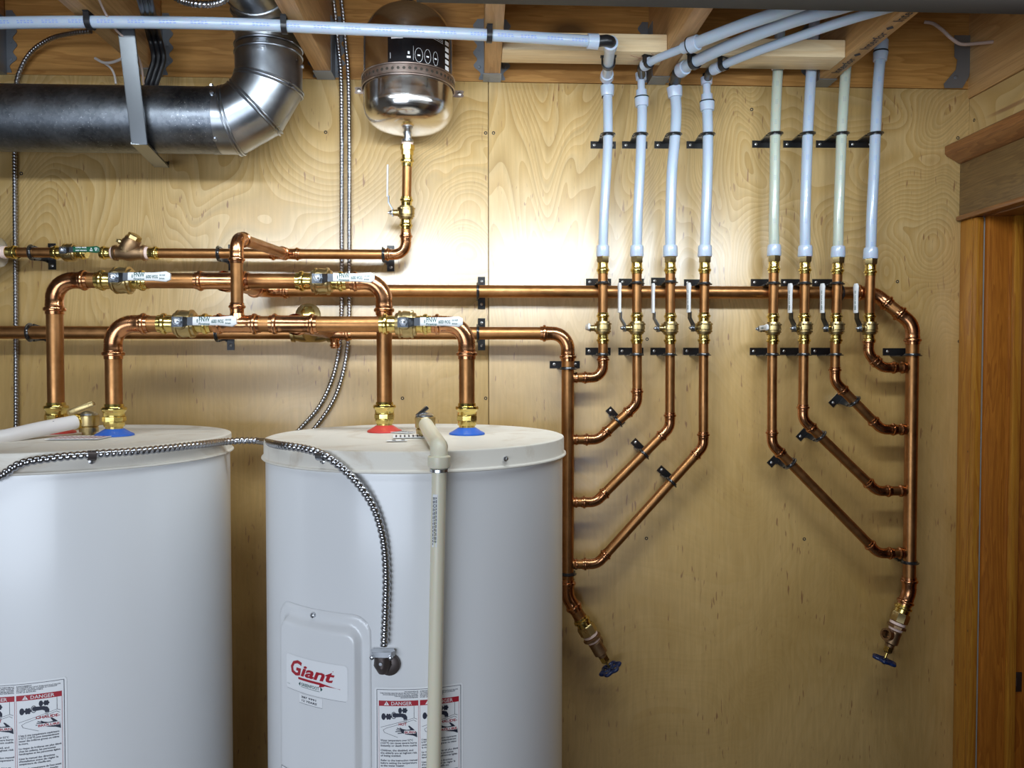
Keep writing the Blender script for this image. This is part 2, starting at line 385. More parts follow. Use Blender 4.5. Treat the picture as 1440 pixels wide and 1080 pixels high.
# ------------------------------------------------------------------ lettering
_tc = {}
def text2d(s, size=1.0, shear=0, bold=0.0, sp=1.0, align='LEFT'):
    key = (s, shear, bold, sp, align)
    if key not in _tc:
        c = bpy.data.curves.new('t', 'FONT'); c.body = s; c.size = 1; c.shear = shear; c.offset = bold; c.space_character = sp; c.align_x = align
        c.resolution_u = 2; c.fill_mode = 'FRONT'
        o = bpy.data.objects.new('t', c); COL.objects.link(o)
        me = o.to_mesh(); _tc[key] = ([(v.co.x, v.co.y) for v in me.vertices], [tuple(p.vertices) for p in me.polygons])
        o.to_mesh_clear(); bpy.data.objects.remove(o); bpy.data.curves.remove(c)
    vs, fs = _tc[key]
    return [(x*size, y*size) for x, y in vs], fs
def put_text(g, mp, s, u, v, size, width=None, **kw):
    vs, fs = text2d(s, size, **kw)
    k = 1
    if width and vs:
        w_ = max(x for x, y in vs)-min(x for x, y in vs); k = width/w_
    bv = [g.bm.verts.new(mp(u+x*k, v+y)) for x, y in vs]
    for f in fs:
        try: g.bm.faces.new([bv[i] for i in f])
        except ValueError: pass
def put_rect(g, mp, u0, v0, u1, v1, n=10):
    rows = [[g.bm.verts.new(mp(u0+(u1-u0)*i/n, v)) for i in range(n+1)] for v in (v0, v1)]
    for i in range(n): g.bm.faces.new((rows[0][i], rows[0][i+1], rows[1][i+1], rows[1][i]))
def put_line(g, mp, pts, wd, closed=False):
    pts = list(pts)+([pts[0]] if closed else [])
    for (x0, y0), (x1, y1) in zip(pts, pts[1:]):
        L = sqrt((x1-x0)**2+(y1-y0)**2) or 1e-9; nx, ny = -(y1-y0)/L*wd/2, (x1-x0)/L*wd/2; k = max(1, int(L/.012))
        for i in range(k):
            a, b = i/k, (i+1)/k
            xa, ya_, xb, yb_ = x0+(x1-x0)*a, y0+(y1-y0)*a, x0+(x1-x0)*b, y0+(y1-y0)*b
            g.face([mp(xa+nx, ya_+ny), mp(xb+nx, yb_+ny), mp(xb-nx, yb_-ny), mp(xa-nx, ya_-ny)])
def put_poly(g, mp, pts): g.face([mp(*p) for p in pts])
def put_disc(g, mp, u, v, ru, rv=None, n=14):
    rv = rv or ru; put_poly(g, mp, [(u+ru*cos(2*pi*i/n), v+rv*sin(2*pi*i/n)) for i in range(n)])
def plane_map(o, eu, ev):
    o, eu, ev = V(o), V(eu).normalized(), V(ev).normalized(); return lambda u, v: o+eu*u+ev*v

g = G(); mp = plane_map((JX[5]+.012, -.09, ZT-.0006), (0, -1, 0), (-1, 0, 0))   # mill stamp under the last joist
u = 0
for k in range(3):
    put_text(g, mp, 'Interfor', u, .004, .028, width=.085, bold=.01); put_poly(g, mp, [(u+.098, .013), (u+.108, .021), (u+.118, .013), (u+.108, .005)]); u += .135
g.obj('mill_stamp', INK, ce, kind='stuff')
g = G(); mp = plane_map((JX[4]-.10, -.160, ZT-.0002), (1, 0, 0), (0, -1, 0))
rnd = random.Random(3)
for k in range(26):
    a = rnd.uniform(0, pi); x, y = rnd.gauss(.045, .016), rnd.gauss(0, .010); put_line(g, mp, [(x-.008*cos(a), y-.008*sin(a)), (x+.008*cos(a), y+.008*sin(a))], .0012)
g.obj('crayon_mark', CHALK, ce, kind='stuff')

# ------------------------------------------------------------------ pipe vocabulary
R1, R34, R12 = .0149, .0113, .0083
def sock_prof(R, L): return [(0, 1.09*R), (.30*L, 1.09*R), (.36*L, 1.13*R), (.50*L, 1.12*R), (.56*L, 1.30*R), (.66*L, 1.36*R), (.76*L, 1.30*R), (.80*L, 1.13*R), (L, 1.11*R), (L, .98*R)]
def socket(g, p, d, R, L=None): g.lathe(p, d, sock_prof(R, L or 1.9*R), 22)
def bend_pts(c, d1, d2, rb, n=8):
    d1, d2 = V(d1).normalized(), V(d2).normalized(); th = d1.angle(d2); t = rb*tan(th/2)
    a = V(c)-d1*t; nr = ((d2-d1*cos(th))/sin(th)).normalized(); cc = a+nr*rb
    return [cc-nr*rb*cos(th*i/n)+d1*rb*sin(th*i/n) for i in range(n+1)], t
def add_elbow(c, d1, d2, R, parent, m=COPPER_FIT, rb=None, name='elbow'):
    rb = rb or (2.5*R if V(d1).angle(V(d2)) > 1 else 3.0*R); pts, t = bend_pts(c, d1, d2, rb)
    g = G(); g.sweep(pts, R*1.09, 22); d1 = V(d1).normalized(); d2 = V(d2).normalized()
    socket(g, pts[0], -d1, R); socket(g, pts[-1], d2, R)
    return g.obj(name, m, parent)
def run(pts, R, parent, m=COPPER, skip=()):
    pts = [V(p) for p in pts]
    cuts = []
    for i in range(len(pts)-1):
        a, b = pts[i], pts[i+1]; d = (b-a).normalized(); ea = eb = 0
        for j, e in ((i, 0), (i+1, 1)):
            if 0 < j < len(pts)-1:
                th = (pts[j]-pts[j-1]).angle(pts[j+1]-pts[j]); rb = 2.5*R if th > 1 else 3.0*R; t = rb*tan(th/2)-.002
                if e == 0: ea = t
                else: eb = t
        if (b-a).length-ea-eb > .002: G().sweep([a+d*ea, b-d*eb], R, 22).obj('pipe', m, parent)
    for j in range(1, len(pts)-1): add_elbow(pts[j], pts[j]-pts[j-1], pts[j+1]-pts[j], R, parent)
def coupling(p, d, R, parent, m=COPPER_FIT, name='coupling', L=None):
    g = G(); d = V(d).normalized(); L = L or 1.9*R; socket(g, p, d, R, L); socket(g, p, -d, R, L); return g.obj(name, m, parent)
def tee(p, d, half, br, R, Rb, parent, m=COPPER_FIT):
    g = G(); d = V(d).normalized(); br = V(br).normalized(); L = 1.9*R
    g.sweep([p-d*(half-L), p+d*(half-L)], R*1.09, 22); socket(g, p+d*(half-L), d, R); socket(g, p-d*(half-L), -d, R)
    g.lathe(p+br*(.6*R), br, [(0, Rb*1.35), (.7*R, Rb*1.12)], 22, caps=False); socket(g, p+br*(1.2*R), br, Rb); return g.obj('tee', m, parent)
def collar(p, d, R, parent): return G().lathe(p, d, [(-.5*R, 1.10*R), (-.1*R, 1.2*R), (.1*R, 1.3*R), (.35*R, 1.3*R), (.5*R, 1.12*R), (.6*R, 1.0*R)], 22).obj('collar', COPPER_FIT, parent)
HEX = pi/6

# standoff clamp: wall plate with two screws, tapered web, and a ring round the pipe
def clamp(p, axis, R, label, plate_side=1, half=.031, group='black standoff pipe clamps', off=0):
    p = V(p); s = -p.y; u = V(axis).normalized()*plate_side; n = V((0, -1, 0)); wv = u.cross(n).normalized()
    c0 = V((p.x, 0, p.z)); e = empty('pipe_clamp', c0, label, 'clamp', group)
    t = .0022; h = .0175
    def B(w0, w1, n0, n1, u0, u1): return [c0+wv*a+n*b+u*c for a in (w0, w1) for b in (n0, n1) for c in (u0, u1)]
    g = G(); g.prism([c0+n*.0002+wv*x+u*(z-off) for x, z in ((-half, 0), (half, 0), (half, h), (-half, h))], n, t); g.obj('wall_plate', BLACK_MT, e)
    g = G(); Rr = R+.0068; tw = .0030
    sN = s-R*.4
    k0 = half*.50; poly = [(-k0, .0005), (-k0*.86, .010), (-Rr*.80, s*.42), (0, 0), (0, 0), (Rr*.80, s*.42), (k0*.86, .010), (k0, .0005)]
    g.prism([c0+wv*a+n*b-u*.0001 for a, b in ((poly[0]), poly[1], poly[2], (-Rr*.95, s-R*1.02), (-R*.5, s-R*1.08), (R*.5, s-R*1.08), (Rr*.95, s-R*1.02), poly[5], poly[6], poly[7])], -u, tw)
    g.obj('web', BLACK_MT, e)
    g = G(); g.lathe(p-u*.0030, u, [(0, R+.0002), (0, Rr-.0008), (.0008, Rr), (.0022, Rr), (.0030, Rr-.0030), (.0050, R+.0030), (.0062, R+.0028), (.0062, R+.0002)], 28, caps=False); g.lathe(p-u*.0030, u, [(0, R+.0002), (.0062, R+.0002)], 28, caps=False); g.lathe(p-u*.0050, u, [(0, R+.0016), (.0026, R+.0016)], 24, caps=True) if False else None
    g.obj('ring', BLACK_MT, e)
    for sx in (-1, 1):
        g = G(); g.lathe(c0+wv*(sx*half*.70)+u*(h*.52-off)+n*(t+.0002), n, [(0, .0040), (.0012, .0036), (.0020, .0018), (.0010, .0010)], 10); g.obj('screw', SCREWM, e)
    return e

# ball valve: press ends, body, stem, lever handle
def ball_valve(c, a, s, l, R, label, grip=WHITE_GRIP, lever_len=.105, bright=True, ends=None, text=None, group=None, scale=1.0, vertical_text=False, thin=False, blade_only=False, stem=2.75, arm=3.4):
    c = V(c); a = V(a).normalized(); s = V(s).normalized(); l = V(l).normalized()
    e = empty('ball_valve', c, label, 'valve', group); H = ends or 2.35*R*scale
    g = G()
    prof = [(-1.45, 1.15), (-1.35, 1.42), (-1.05, 1.50), (-1.0, 1.78), (-.75, 1.80), (-.72, 1.62), (-.45, 1.66), (.25, 1.74), (.30, 1.60), (.55, 1.60), (.60, 1.74), (.8, 1.74), (.85, 1.5), (1.2, 1.40), (1.3, 1.15)]
    g.lathe(c, -a, [(t*R, r*R) for t, r in prof], 24)
    g.lathe(c, -a, [(-1.0*R, 1.86*R), (-.72*R, 1.86*R)], 6)
    g.lathe(c+s*R*1.0, s, [(0, .95*R), (min(.7, stem-1.4)*R, .85*R), (min(.8, stem-1.3)*R, .66*R), ((stem-1.2)*R, .62*R), ((stem-1.15)*R, .8*R), ((stem-1.0)*R, .8*R)], 18)
    g.obj('body', BRASS_DULL, e)
    for k in (1, -1):
        q = c+a*(k*1.15*R); g = G(); L = H+.0-1.15*R+.9*R
        g.lathe(q, a*k, [(t*L/(1.9*R)*1.0, r) for t, r in sock_prof(R, 1.9*R)], 22); g.obj('press_end', BRASS, e)
    st = c+s*(stem*R)
    g = G(); g.lathe(st, s, [(0, .42*R), (.25*R, .42*R)], 16); g.lathe(st+s*.30*R, s, [(0, .50*R), (.34*R, .50*R)], 6); g.lathe(st+s*.64*R, s, [(0, .26*R), (.3*R, .26*R), (.34*R, .2*R)], 12)
    g.obj('stem_nut', STEEL, e)
    # handle: hub plate, jogged arm, dipped grip
    wv = s.cross(l).normalized(); t = .0030; b0 = st+s*(.12*R); jog = s*(.9*R)
    W = [.62*R, .62*R, .50*R, .50*R]
    path = [b0-l*(.75*R), b0+l*(.55*R), b0+l*(2.0*R*arm/3.4)+jog*(arm/3.4), b0+l*(arm*R)+jog*(arm/3.4)]
    g = G()
    for i in range(3):
        A, Bp = path[i], path[i+1]; d = (Bp-A).normalized(); nn = wv.cross(d).normalized()
        wa, wb_ = W[i], W[i+1]
        g.prism([A-wv*wa, Bp-wv*wb_, Bp+wv*wb_, A+wv*wa], nn, t)
    hd = g.obj('handle', ZINC, e)
    A = path[3]-l*(.2*R)+s*(t*.5); Lg = lever_len-arm*R; nseg = 10; rings = []
    for i in range(nseg+1):
        f = i/nseg; ww = (.52*R+.20*R*max(0, (f-.6)/.4)); th = .0026 if not thin else .0018
        if i == nseg: ww *= .55
        cpt = A+l*(Lg*f+(.0 if i < nseg else .0)); rings.append([cpt+wv*(ww*x)+s*(th*y) for x, y in ((-1, -.5), (-.85, -1), (.85, -1), (1, -.5), (1, .5), (.85, 1), (-.85, 1), (-1, .5))])
    gp = G().rings(rings).obj('grip', grip, hd, sharp=60) if not blade_only else None
    if text:
        sz, items = text
        ev = wv if (wv.z > .5 or vertical_text) else -wv
        if not vertical_text and ev.z < 0: ev = -ev
        g = G(); mp = plane_map(A+s*(.0026+.0003), l, ev)
        for (tx, u, v, k, wd) in items: put_text(g, mp, tx, u*Lg, v*R, k*R, width=wd*Lg, bold=.02)
        g.obj('lettering', INK_GREEN if grip is WHITE_GRIP else PAPER, hd, kind='stuff')
    return e
TXT = (1, [('1', .07, -.18, .6, .02), ('FNW', .14, -.05, .80, .25), ('Firestop', .14, -.44, .36, .25), ('600', .43, -.24, .62, .12), ('WOG', .57, -.24, .62, .14), ('150 WSP', .74, .06, .30, .14), ('brass', .75, -.34, .30, .12)])
TXTS = (1, [('FNW', .10, -.30, .62, .16), ('600 WOG', .30, -.18, .40, .30), ('150', .64, -.18, .4, .10)])

# armoured cable
def armored(pts, R, m, name, label, pitch=.0075, seg=10, cat='cable', parent=None, group=None):
    # smooth path by Catmull-Rom, resampled evenly
    pts = [V(p) for p in pts]; q = [pts[0]*2-pts[1]]+pts+[pts[-1]*2-pts[-2]]; fine = []
    for i in range(1, len(q)-2):
        p0, p1, p2, p3 = q[i-1:i+3]
        for k in range(24):
            t = k/24; fine.append(.5*((2*p1)+(p2-p0)*t+(2*p0-5*p1+4*p2-p3)*t*t+(3*p1-p0-3*p2+p3)*t**3))
    fine.append(pts[-1]); L = [0]
    for a, b in zip(fine, fine[1:]): L.append(L[-1]+(b-a).length)
    step = pitch/6; n = int(L[-1]/step); out = []; j = 0
    for i in range(n+1):
        s_ = L[-1]*i/n
        while j < len(L)-2 and L[j+1] < s_: j += 1
        f = (s_-L[j])/max(1e-9, L[j+1]-L[j]); out.append(fine[j].lerp(fine[j+1], min(1, f)))
    prof = [0, .13, .18, .15, 0, -.24]
    def md(s_, th):
        x = ((s_/pitch+th) % 1)*6; i = int(x) % 6; f = x-int(x); return prof[i]*(1-f)+prof[(i+1) % 6]*f
    g = G(); g.sweep(out, R, seg, mod=md)
    return g.obj(name, m, parent, sharp=80, label=label, cat=cat, group=group) if parent is None else g.obj(name, m, parent, sharp=80)
def smooth_path(pts, n=10):
    pts = [V(p) for p in pts]; q = [pts[0]*2-pts[1]]+pts+[pts[-1]*2-pts[-2]]; out = []
    for i in range(1, len(q)-2):
        p0, p1, p2, p3 = q[i-1:i+3]
        for k in range(n):
            t = k/n; out.append(.5*((2*p1)+(p2-p0)*t+(2*p0-5*p1+4*p2-p3)*t*t+(3*p1-p0-3*p2+p3)*t**3))
    return out+[pts[-1]]

# ------------------------------------------------------------------ water heaters
class Tank: pass
TZ = ZC-.132; RT = .2745
def tank_at(px, s):
    t = Tank(); t.c = P(px, 512, s); t.c.z = 0; return t
T2 = tank_at(586.5, .44); T1 = tank_at(101, .44)
def hit(T, px, py, r=None):
    """the point of the tank's side under a pixel -> angle (0 = towards the room) and height"""
    r = r or (RT-.004); d = ray(px, py); o = CAM-T.c; a = d.x**2+d.y**2; b = 2*(o.x*d.x+o.y*d.y); c = o.x**2+o.y**2-r*r
    D = b*b-4*a*c; t = (-b-sqrt(max(0, D)))/(2*a); p = CAM+d*t; q = p-T.c; return atan2(q.x, -q.y), p.z
def tp(T, th, z, r): return T.c+V((sin(th)*r, -cos(th)*r, z))
def cyl_map(T, th0, z0, r): return lambda u, v: tp(T, th0+u/r, z0+v, r)
RB = RT-.004
def heater(T, label):
    e = empty('water_heater', T.c, label, 'water heater', 'white electric water heaters')
    g = G(); g.lathe(T.c, (0, 0, 1), [(.015, RB-.02), (.015, RB), (TZ-.030, RB), (TZ-.030, RB-.01)], 128); g.obj('body', ENAMEL, e)
    g = G(); g.lathe(T.c, (0, 0, 1), [(0, RB-.03), (0, RB-.012), (.016, RB-.012), (.016, RB-.03)], 64); g.obj('base_ring', DARK_STEEL, e)
    g = G(); g.lathe(T.c, (0, 0, 1), [(TZ-.034, RB+.0003), (TZ-.034, RT+.0015), (TZ-.0325, RT+.003), (TZ-.0305, RT+.0025), (TZ-.0295, RT), (TZ-.0275, RT-.001), (TZ-.004, RT-.0012), (TZ-.0012, RT-.002), (TZ, RT-.005), (TZ, RT-.012), (TZ-.002, RT-.016), (TZ-.0015, .10), (TZ-.001, .001)], 128)
    g.obj('lid', LID, e, sharp=50)
    return e
def nipple(T, e, x, s, cap, Rc=.034):
    p = V((x, -s, TZ-.001))
    G().lathe(p, (0, 0, 1), [(0, Rc), (.003, Rc*.98), (.006, Rc*.80), (.0125, Rc*.50), (.0135, Rc*.42)], 28).obj('nipple_cap', cap, e)
def union(x, s, z0, label, R=R1):
    p = V((x, -s, z0)); e = empty('pipe_union', p, label, 'fitting', 'brass unions on the water heaters')
    G().lathe(p, (0, 0, 1), [(0, R*1.02), (.004, R*1.02), (.004, R*1.18), (.006, R*1.22), (.013, R*1.22), (.0135, R*1.05)], 24).obj('threaded_end', BRASS, e)
    G().lathe(p, (0, 0, 1), [(.0137, R*1.1), (.0137, R*1.36), (.022, R*1.36), (.023, R*1.28)], 8, rot=pi/8).obj('hex', BRASS, e)
    G().lathe(p, (0, 0, 1), [(.0232, R*1.26), (.030, R*1.26), (.031, R*1.3), (.034, R*1.46), (.037, R*1.50), (.040, R*1.42), (.041, R*1.16), (.046, R*1.12), (.046, R*.99)], 26).obj('press_end', BRASS, e)
    return e
H2 = heater(T2, 'white water heater beside the copper riser, with red brand sticker and full front visible')
H1 = heater(T1, 'white water heater beyond the other, cut by the picture edge, without access cover in view')
for T, e, pxs in ((T2, H2, ((437+17, 647), (711, 645))), (T1, H1, ((129, 655), ))):
    for px, py in pxs:
        th, z = hit(T, px, py, RT); p = tp(T, th, TZ-.018, RT-.002); d = V((sin(th), -cos(th), 0))
        G().lathe(p, d, [(0, .0045), (.003, .0042), (.004, .002), (.007, .0018), (.007, .001)], 8).obj('screw', STEEL, e)
for th in (-2.2, 1.9, 2.8):
    for T, e in ((T2, H2), (T1, H1)):
        G().lathe(tp(T, th, TZ-.018, RT-.002), (sin(th), -cos(th), 0), [(0, .0045), (.003, .0042), (.004, .002), (.007, .001)], 8).obj('screw', STEEL, e)

# access cover of tank 2 (height field on the cylinder)
thR, zTop = hit(T2, 522, 905)[0], hit(T2, 470, 861)[1]
thL = hit(T2, 397, 852)[0]-.02
Wc = (thR-thL)*RB; Hc = .62
def sd_round(u, v, u0, u1, v0, v1, r):      # signed distance, negative inside
    cx, cy = (u0+u1)/2, (v0+v1)/2; qx, qy = abs(u-cx)-(u1-u0)/2+r, abs(v-cy)-(v1-v0)/2+r
    return sqrt(max(qx, 0)**2+max(qy, 0)**2)+min(max(qx, qy), 0)-r
def sm(x): x = max(0, min(1, x)); return x*x*(3-2*x)
g = G(); nu, nv = 110, 150; rows = []
for j in range(nv+1):
    v = -Hc+Hc*1.0*(j/nv); row = []
    for i in range(nu+1):
        u = Wc*i/nu
        # pull grid points near the rounded corners onto the outline
        uu, vv = u, v; d = sd_round(uu, vv, 0, Wc, -Hc, 0, .030)
        if d > 0:
            cx = min(max(uu, .030), Wc-.030); cy = min(max(vv, -Hc+.030), -.030); L = sqrt((uu-cx)**2+(vv-cy)**2); uu = cx+(uu-cx)*.030/L; vv = cy+(vv-cy)*.030/L
        di = -sd_round(uu, vv, .015, Wc-.014, -Hc+.014, -.018, .024)
        do = -sd_round(uu, vv, 0, Wc, -Hc, 0, .030)
        h = .0005+.0020*sm(do/.002)+.0100*min(1, max(0, di/.0085))
        row.append(g.bm.verts.new(tp(T2, thL+uu/RB, zTop+vv, RB+h)))
    rows.append(row)
for j in range(nv):
    for i in range(nu):
        try: g.bm.faces.new((rows[j][i], rows[j][i+1], rows[j+1][i+1], rows[j+1][i]))
        except ValueError: pass
bmesh.ops.remove_doubles(g.bm, verts=g.bm.verts, dist=1e-5)
cov = g.obj('access_cover', ENAMEL, H2, sharp=70)
th, z = hit(T2, 443, 864); G().lathe(tp(T2, th, z, RB+.003), (sin(th), -cos(th), 0), [(0, .0045), (.004, .004), (.005, .0018), (.0052, .0005)], 10).obj('screw', STEEL, H2)

# brand sticker
RP = RB+.0127
thA, zA = hit(T2, 403, 913, RP); thB, zB = hit(T2, 489, 936, RP); Ws = (thB-thA)*RP
zS1 = zB-.001; Hs = .0555
st = empty('brand_sticker', tp(T2, (thA+thB)/2, zS1-Hs, RP)-T2.c, None); st.parent = H2
mp = cyl_map(T2, thA, zS1, RP+.0003)
def round_rect(g, mp, u0, v0, u1, v1, r, n=12):
    pts = []
    for cx, cy, a0 in ((u1-r, v1-r, 0), (u0+r, v1-r, pi/2), (u0+r, v0+r, pi), (u1-r, v0+r, 3*pi/2)):
        pts += [(cx+r*cos(a0+pi/2*k/4), cy+r*sin(a0+pi/2*k/4)) for k in range(5)]
    us = sorted({u0+(u1-u0)*i/n for i in range(n+1)} | {p[0] for p in pts})
    def vlim(u):
        dx = max(0, u0+r-u, u-(u1-r)); k = r-sqrt(max(0, r*r-dx*dx)); return v0+k, v1-k
    rows = [[g.bm.verts.new(mp(u, vlim(u)[0])) for u in us], [g.bm.verts.new(mp(u, vlim(u)[1])) for u in us]]
    for i in range(len(us)-1):
        try: g.bm.faces.new((rows[0][i], rows[0][i+1], rows[1][i+1], rows[1][i]))
        except ValueError: pass
g = G(); round_rect(g, mp, 0, -Hs, Ws, 0, .006); g.obj('paper', PAPER, st)
mp = cyl_map(T2, thA, zS1, RP+.0006)
g = G(); k = Ws
put_text(g, mp, 'G', .070*k, -.0300, .0330, width=.21*k, shear=.22, bold=.03)
put_text(g, mp, 'iant', .275*k, -.0288, .0250, width=.54*k, shear=.28, bold=.03)
top_ = lambda u: -.0322-.0052*max(0, (u-.60)/.30)-.0006*(u-.24); bot_ = lambda u: -.0357-.0012*(u-.24) if u < .60 else -.0362-.0009*((u-.60)/.30)
for i in range(22):
    ua, ub = .24+.03*i, .27+.03*i; g.face([mp(ua*k, top_(ua)), mp(ub*k, top_(ub)), mp(ub*k, bot_(ub)), mp(ua*k, bot_(ua))])
put_poly(g, mp, [(.60*k, -.0350), (.70*k, -.0350), (.66*k, -.0378), (.59*k, -.0398)])
put_disc(g, mp, .80*k, -.0115, .0007); g.obj('logo', RED, st, kind='stuff')
g = G(); put_text(g, mp, 'GREENFOOT', .29*k, -.0445, .0068, width=.30*k, bold=.01)
put_poly(g, mp, [(.245*k, -.0425), (.28*k, -.0390), (.275*k, -.0455)]); put_poly(g, mp, [(.645*k, -.0425), (.61*k, -.0385), (.615*k, -.0460)])
put_line(g, mp, [(.29*k, -.0463), (.60*k, -.0468)], .0006)
put_text(g, mp, '12-18', .015*k, -.0490, .0022, width=.05*k); g.obj('small_print', INK_GREEN, st, kind='stuff')
g = G(); put_line(g, mp, [(0.003, -Hs), (Ws-.003, -Hs)], .0005); g.obj('border', GREYINK, st)
mp = cyl_map(T2, thA+.26*k/RP, zS1-.0575, RP+.0003); ws = .38*k
g = G(); put_rect(g, mp, 0, -.0145, ws, 0); pt = g.obj('paper_tag', PAPER, H2)
mp = cyl_map(T2, thA+.26*k/RP, zS1-.0575, RP+.0006)
g = G(); put_text(g, mp, '387 9991', .004, -.0060, .0044, width=ws*.65, bold=.02); put_text(g, mp, '12 YEARS', .004, -.0115, .0044, width=ws*.66, bold=.02); put_line(g, mp, [(0, -.0145), (ws, -.0145)], .0004); g.obj('lettering', INK, pt, kind='stuff')
# small plate near the bottom edge of the picture
thq, zq = hit(T2, 396, 1074, RP); mp = cyl_map(T2, thq, zq, RP+.0003)
g = G(); put_rect(g, mp, 0, -.075, .17, 0); rp = g.obj('rating_plate', PAPER, H2)
mp = cyl_map(T2, thq, zq, RP+.0006)
g = G(); put_line(g, mp, [(.001, -.001), (.169, -.001), (.169, -.074), (.001, -.074)], .0007, True); put_text(g, mp, 'R', .004, -.012, .010); g.obj('print', INK, rp, kind='stuff')

EN = ['Water temperature over 52°C', '(125°F) can cause severe burns', 'instantly or death from scalds.', '', 'Children, the disabled, and', 'the elderly are at highest risk', 'of being scalded.', '', 'Refer to the instruction manual', 'before setting the temperature', 'at the water heater.', '', 'Feel water before bathing or', 'showering.']
FR = ["L'eau à une température supérieure", "à 52°C (125°F) peut instantanément", 'causer des brûlures graves ou même', 'la mort.', '', 'Le risque de brûlures est plus élevé', 'chez les enfants, les personnes', 'handicapées et les personnes âgées.', '', "Lisez le manuel des directives", "d'installation avant de régler la", 'température du chauffe-eau.', '', "Vérifiez la température de l'eau avant", 'de prendre un bain ou une douche.']
TOPE = ['WARNING', 'THIS WATER HEATER MUST BE INSTALLED IN', 'ACCORDANCE WITH LOCAL CODES.', 'TURN OFF POWER BEFORE SERVICING.', 'SEE INSTRUCTION MANUAL.']
TOPF = ['AVERTISSEMENT', "CE CHAUFFE-EAU DOIT ÊTRE INSTALLÉ SELON", 'LES CODES LOCAUX. COUPER LE COURANT', "AVANT L'ENTRETIEN.", 'VOIR LE MANUEL.']
def danger_sticker(T, th0, z1, W, e, label):
    s_ = empty('danger_sticker', tp(T, th0+W/2/RB, z1-.15, RB)-T.c, None); s_.parent = e
    H = W*1.55
    A = cyl_map(T, th0, z1, RB+.0005); B = cyl_map(T, th0, z1, RB+.0008); C_ = cyl_map(T, th0, z1, RB+.0011)
    g = G(); round_rect(g, A, 0, -H, W, 0, .004, 24); g.obj('paper', PAPER, s_)
    red, ink, wht, rt = G(), G(), G(), G()
    b = .0035
    put_line(ink, B, [(b, -.0035), (W-b, -.0035)], .0007); put_line(ink, B, [(W-b, -.0035), (W-b, -H+b)], .0008); put_line(ink, B, [(b, -.0035), (b, -H+b)], .0008)
    for side, (x0, x1) in enumerate(((.0065, W/2-.0012), (W/2+.0012, W-.0065))):
        w_ = x1-x0; lines = (TOPE, TOPF)[side]
        for i, t_ in enumerate(lines):
            wd = w_*(.35 if i == 0 else (.97, .9, .6, .45)[i-1]); put_text(ink, B, t_, x1-wd if side == 0 else x0, -.0075-.0023*i, .0023, width=wd, bold=.02)
        yb0 = -.0205; put_rect(red, B, x0, yb0-.0082, x1, yb0)
        put_text(wht, C_, 'DANGER', x0+w_*.31, yb0-.0066, .0074, width=w_*.52, bold=.005)
        cx, cy = x0+w_*.20, yb0-.0068; put_poly(wht, C_, [(cx-.0040, cy), (cx+.0040, cy), (cx, cy+.0062)]); put_line(red, cyl_map(T, th0, z1, RB+.0013), [(cx, cy+.0042), (cx, cy+.0020)], .0008); put_disc(red, cyl_map(T, th0, z1, RB+.0013), cx, cy+.0011, .0005)
        yt = yb0-.0082; Hp = .050
        put_line(red, B, [(x0, yt), (x0, -H+.004)], .0004); put_line(red, B, [(x1, yt), (x1, -H+.004)], .0004)
        q = lambda u, v: (x0+w_*u, yt-Hp*v)
        # tap, corner of the basin, hand under the stream
        put_line(ink, B, [q(.89, .0), q(.89, .38), q(.97, .42)], .0005); put_line(ink, B, [q(.89, .38), q(.05, .66)], .0005)
        put_line(ink, B, [q(.95, .49), q(.88, .44), q(.20, .68), q(.11, .74), q(.14, .82), q(.48, .97)], .0005)
        for cu, cv, sc in ((.16, .33, 1.0), (.58, .14, .85)):
            put_disc(ink, B, *q(cu-.04, cv), w_*.055*sc, Hp*.105*sc)
            for k_ in range(6):
                a = k_*pi/3; put_disc(ink, B, *q(cu+.09*sc+.055*sc*cos(a), cv+.065*sc*sin(a)), w_*.030*sc, Hp*.038*sc, 8)
            put_disc(ink, B, *q(cu+.09*sc, cv), w_*.04*sc, Hp*.05*sc, 8)
        put_line(ink, B, [q(.38+.055*cos(2*pi*i/18), .29+.10*sin(2*pi*i/18)) for i in range(18)], .0010, True)
        put_poly(ink, B, [q(.36, .22), q(.60, .23), q(.68, .26), q(.72, .34), q(.72, .43), q(.63, .43), q(.62, .37), q(.57, .34), q(.38, .35)])
        put_disc(ink, B, *q(.38, .28), w_*.035, Hp*.065, 10)
        for k_ in range(4): put_line(ink, B, [q(.64+.02*k_, .44), q(.635+.02*k_, .50)], .0003)
        # hand
        put_poly(ink, B, [q(.53, .66), q(.60, .71), q(.70, .74), q(.80, .73), q(.74, .62), q(.77, .61), q(.86, .70), q(.96, .83), q(.97, .98), q(.86, .92), q(.68, .88), q(.58, .83), q(.55, .76)])
        for a_, b_ in (((.44, .73), (.58, .76)), ((.42, .79), (.58, .79)), ((.46, .68), (.60, .74)), ((.48, .85), (.62, .83))): put_line(ink, B, [q(*a_), q(*b_)], .0012)
        put_text(rt, C_, ('HOT', 'CHAUDE-')[side], *q((.50, .42)[side], .60), .0058, width=w_*(.20, .53)[side], bold=.02)
        for u0, v0, u1, v1 in (((.64, .76, .93, .86) if side == 0 else (.46, .76, .95, .86)),): put_rect(wht, cyl_map(T, th0, z1, RB+.00095), q(u0, v1)[0], q(u0, v1)[1], q(u1, v0)[0], q(u1, v0)[1], 4); put_text(rt, C_, ('BURN', 'BRÛLURE')[side], q(u0+.01, v1)[0], q(0, v1)[1]+.0006, .0048, width=w_*(u1-u0-.02), bold=.03)
        yy = yt-Hp-.0045
        for t_ in (EN, FR)[side]:
            if t_: put_text(ink, B, t_, x0+w_*.04, yy, .0040, width=min(w_*.93, len(t_)*(.00185 if side == 0 else .00158)), bold=.02)
            yy -= .0041 if t_ else .0032
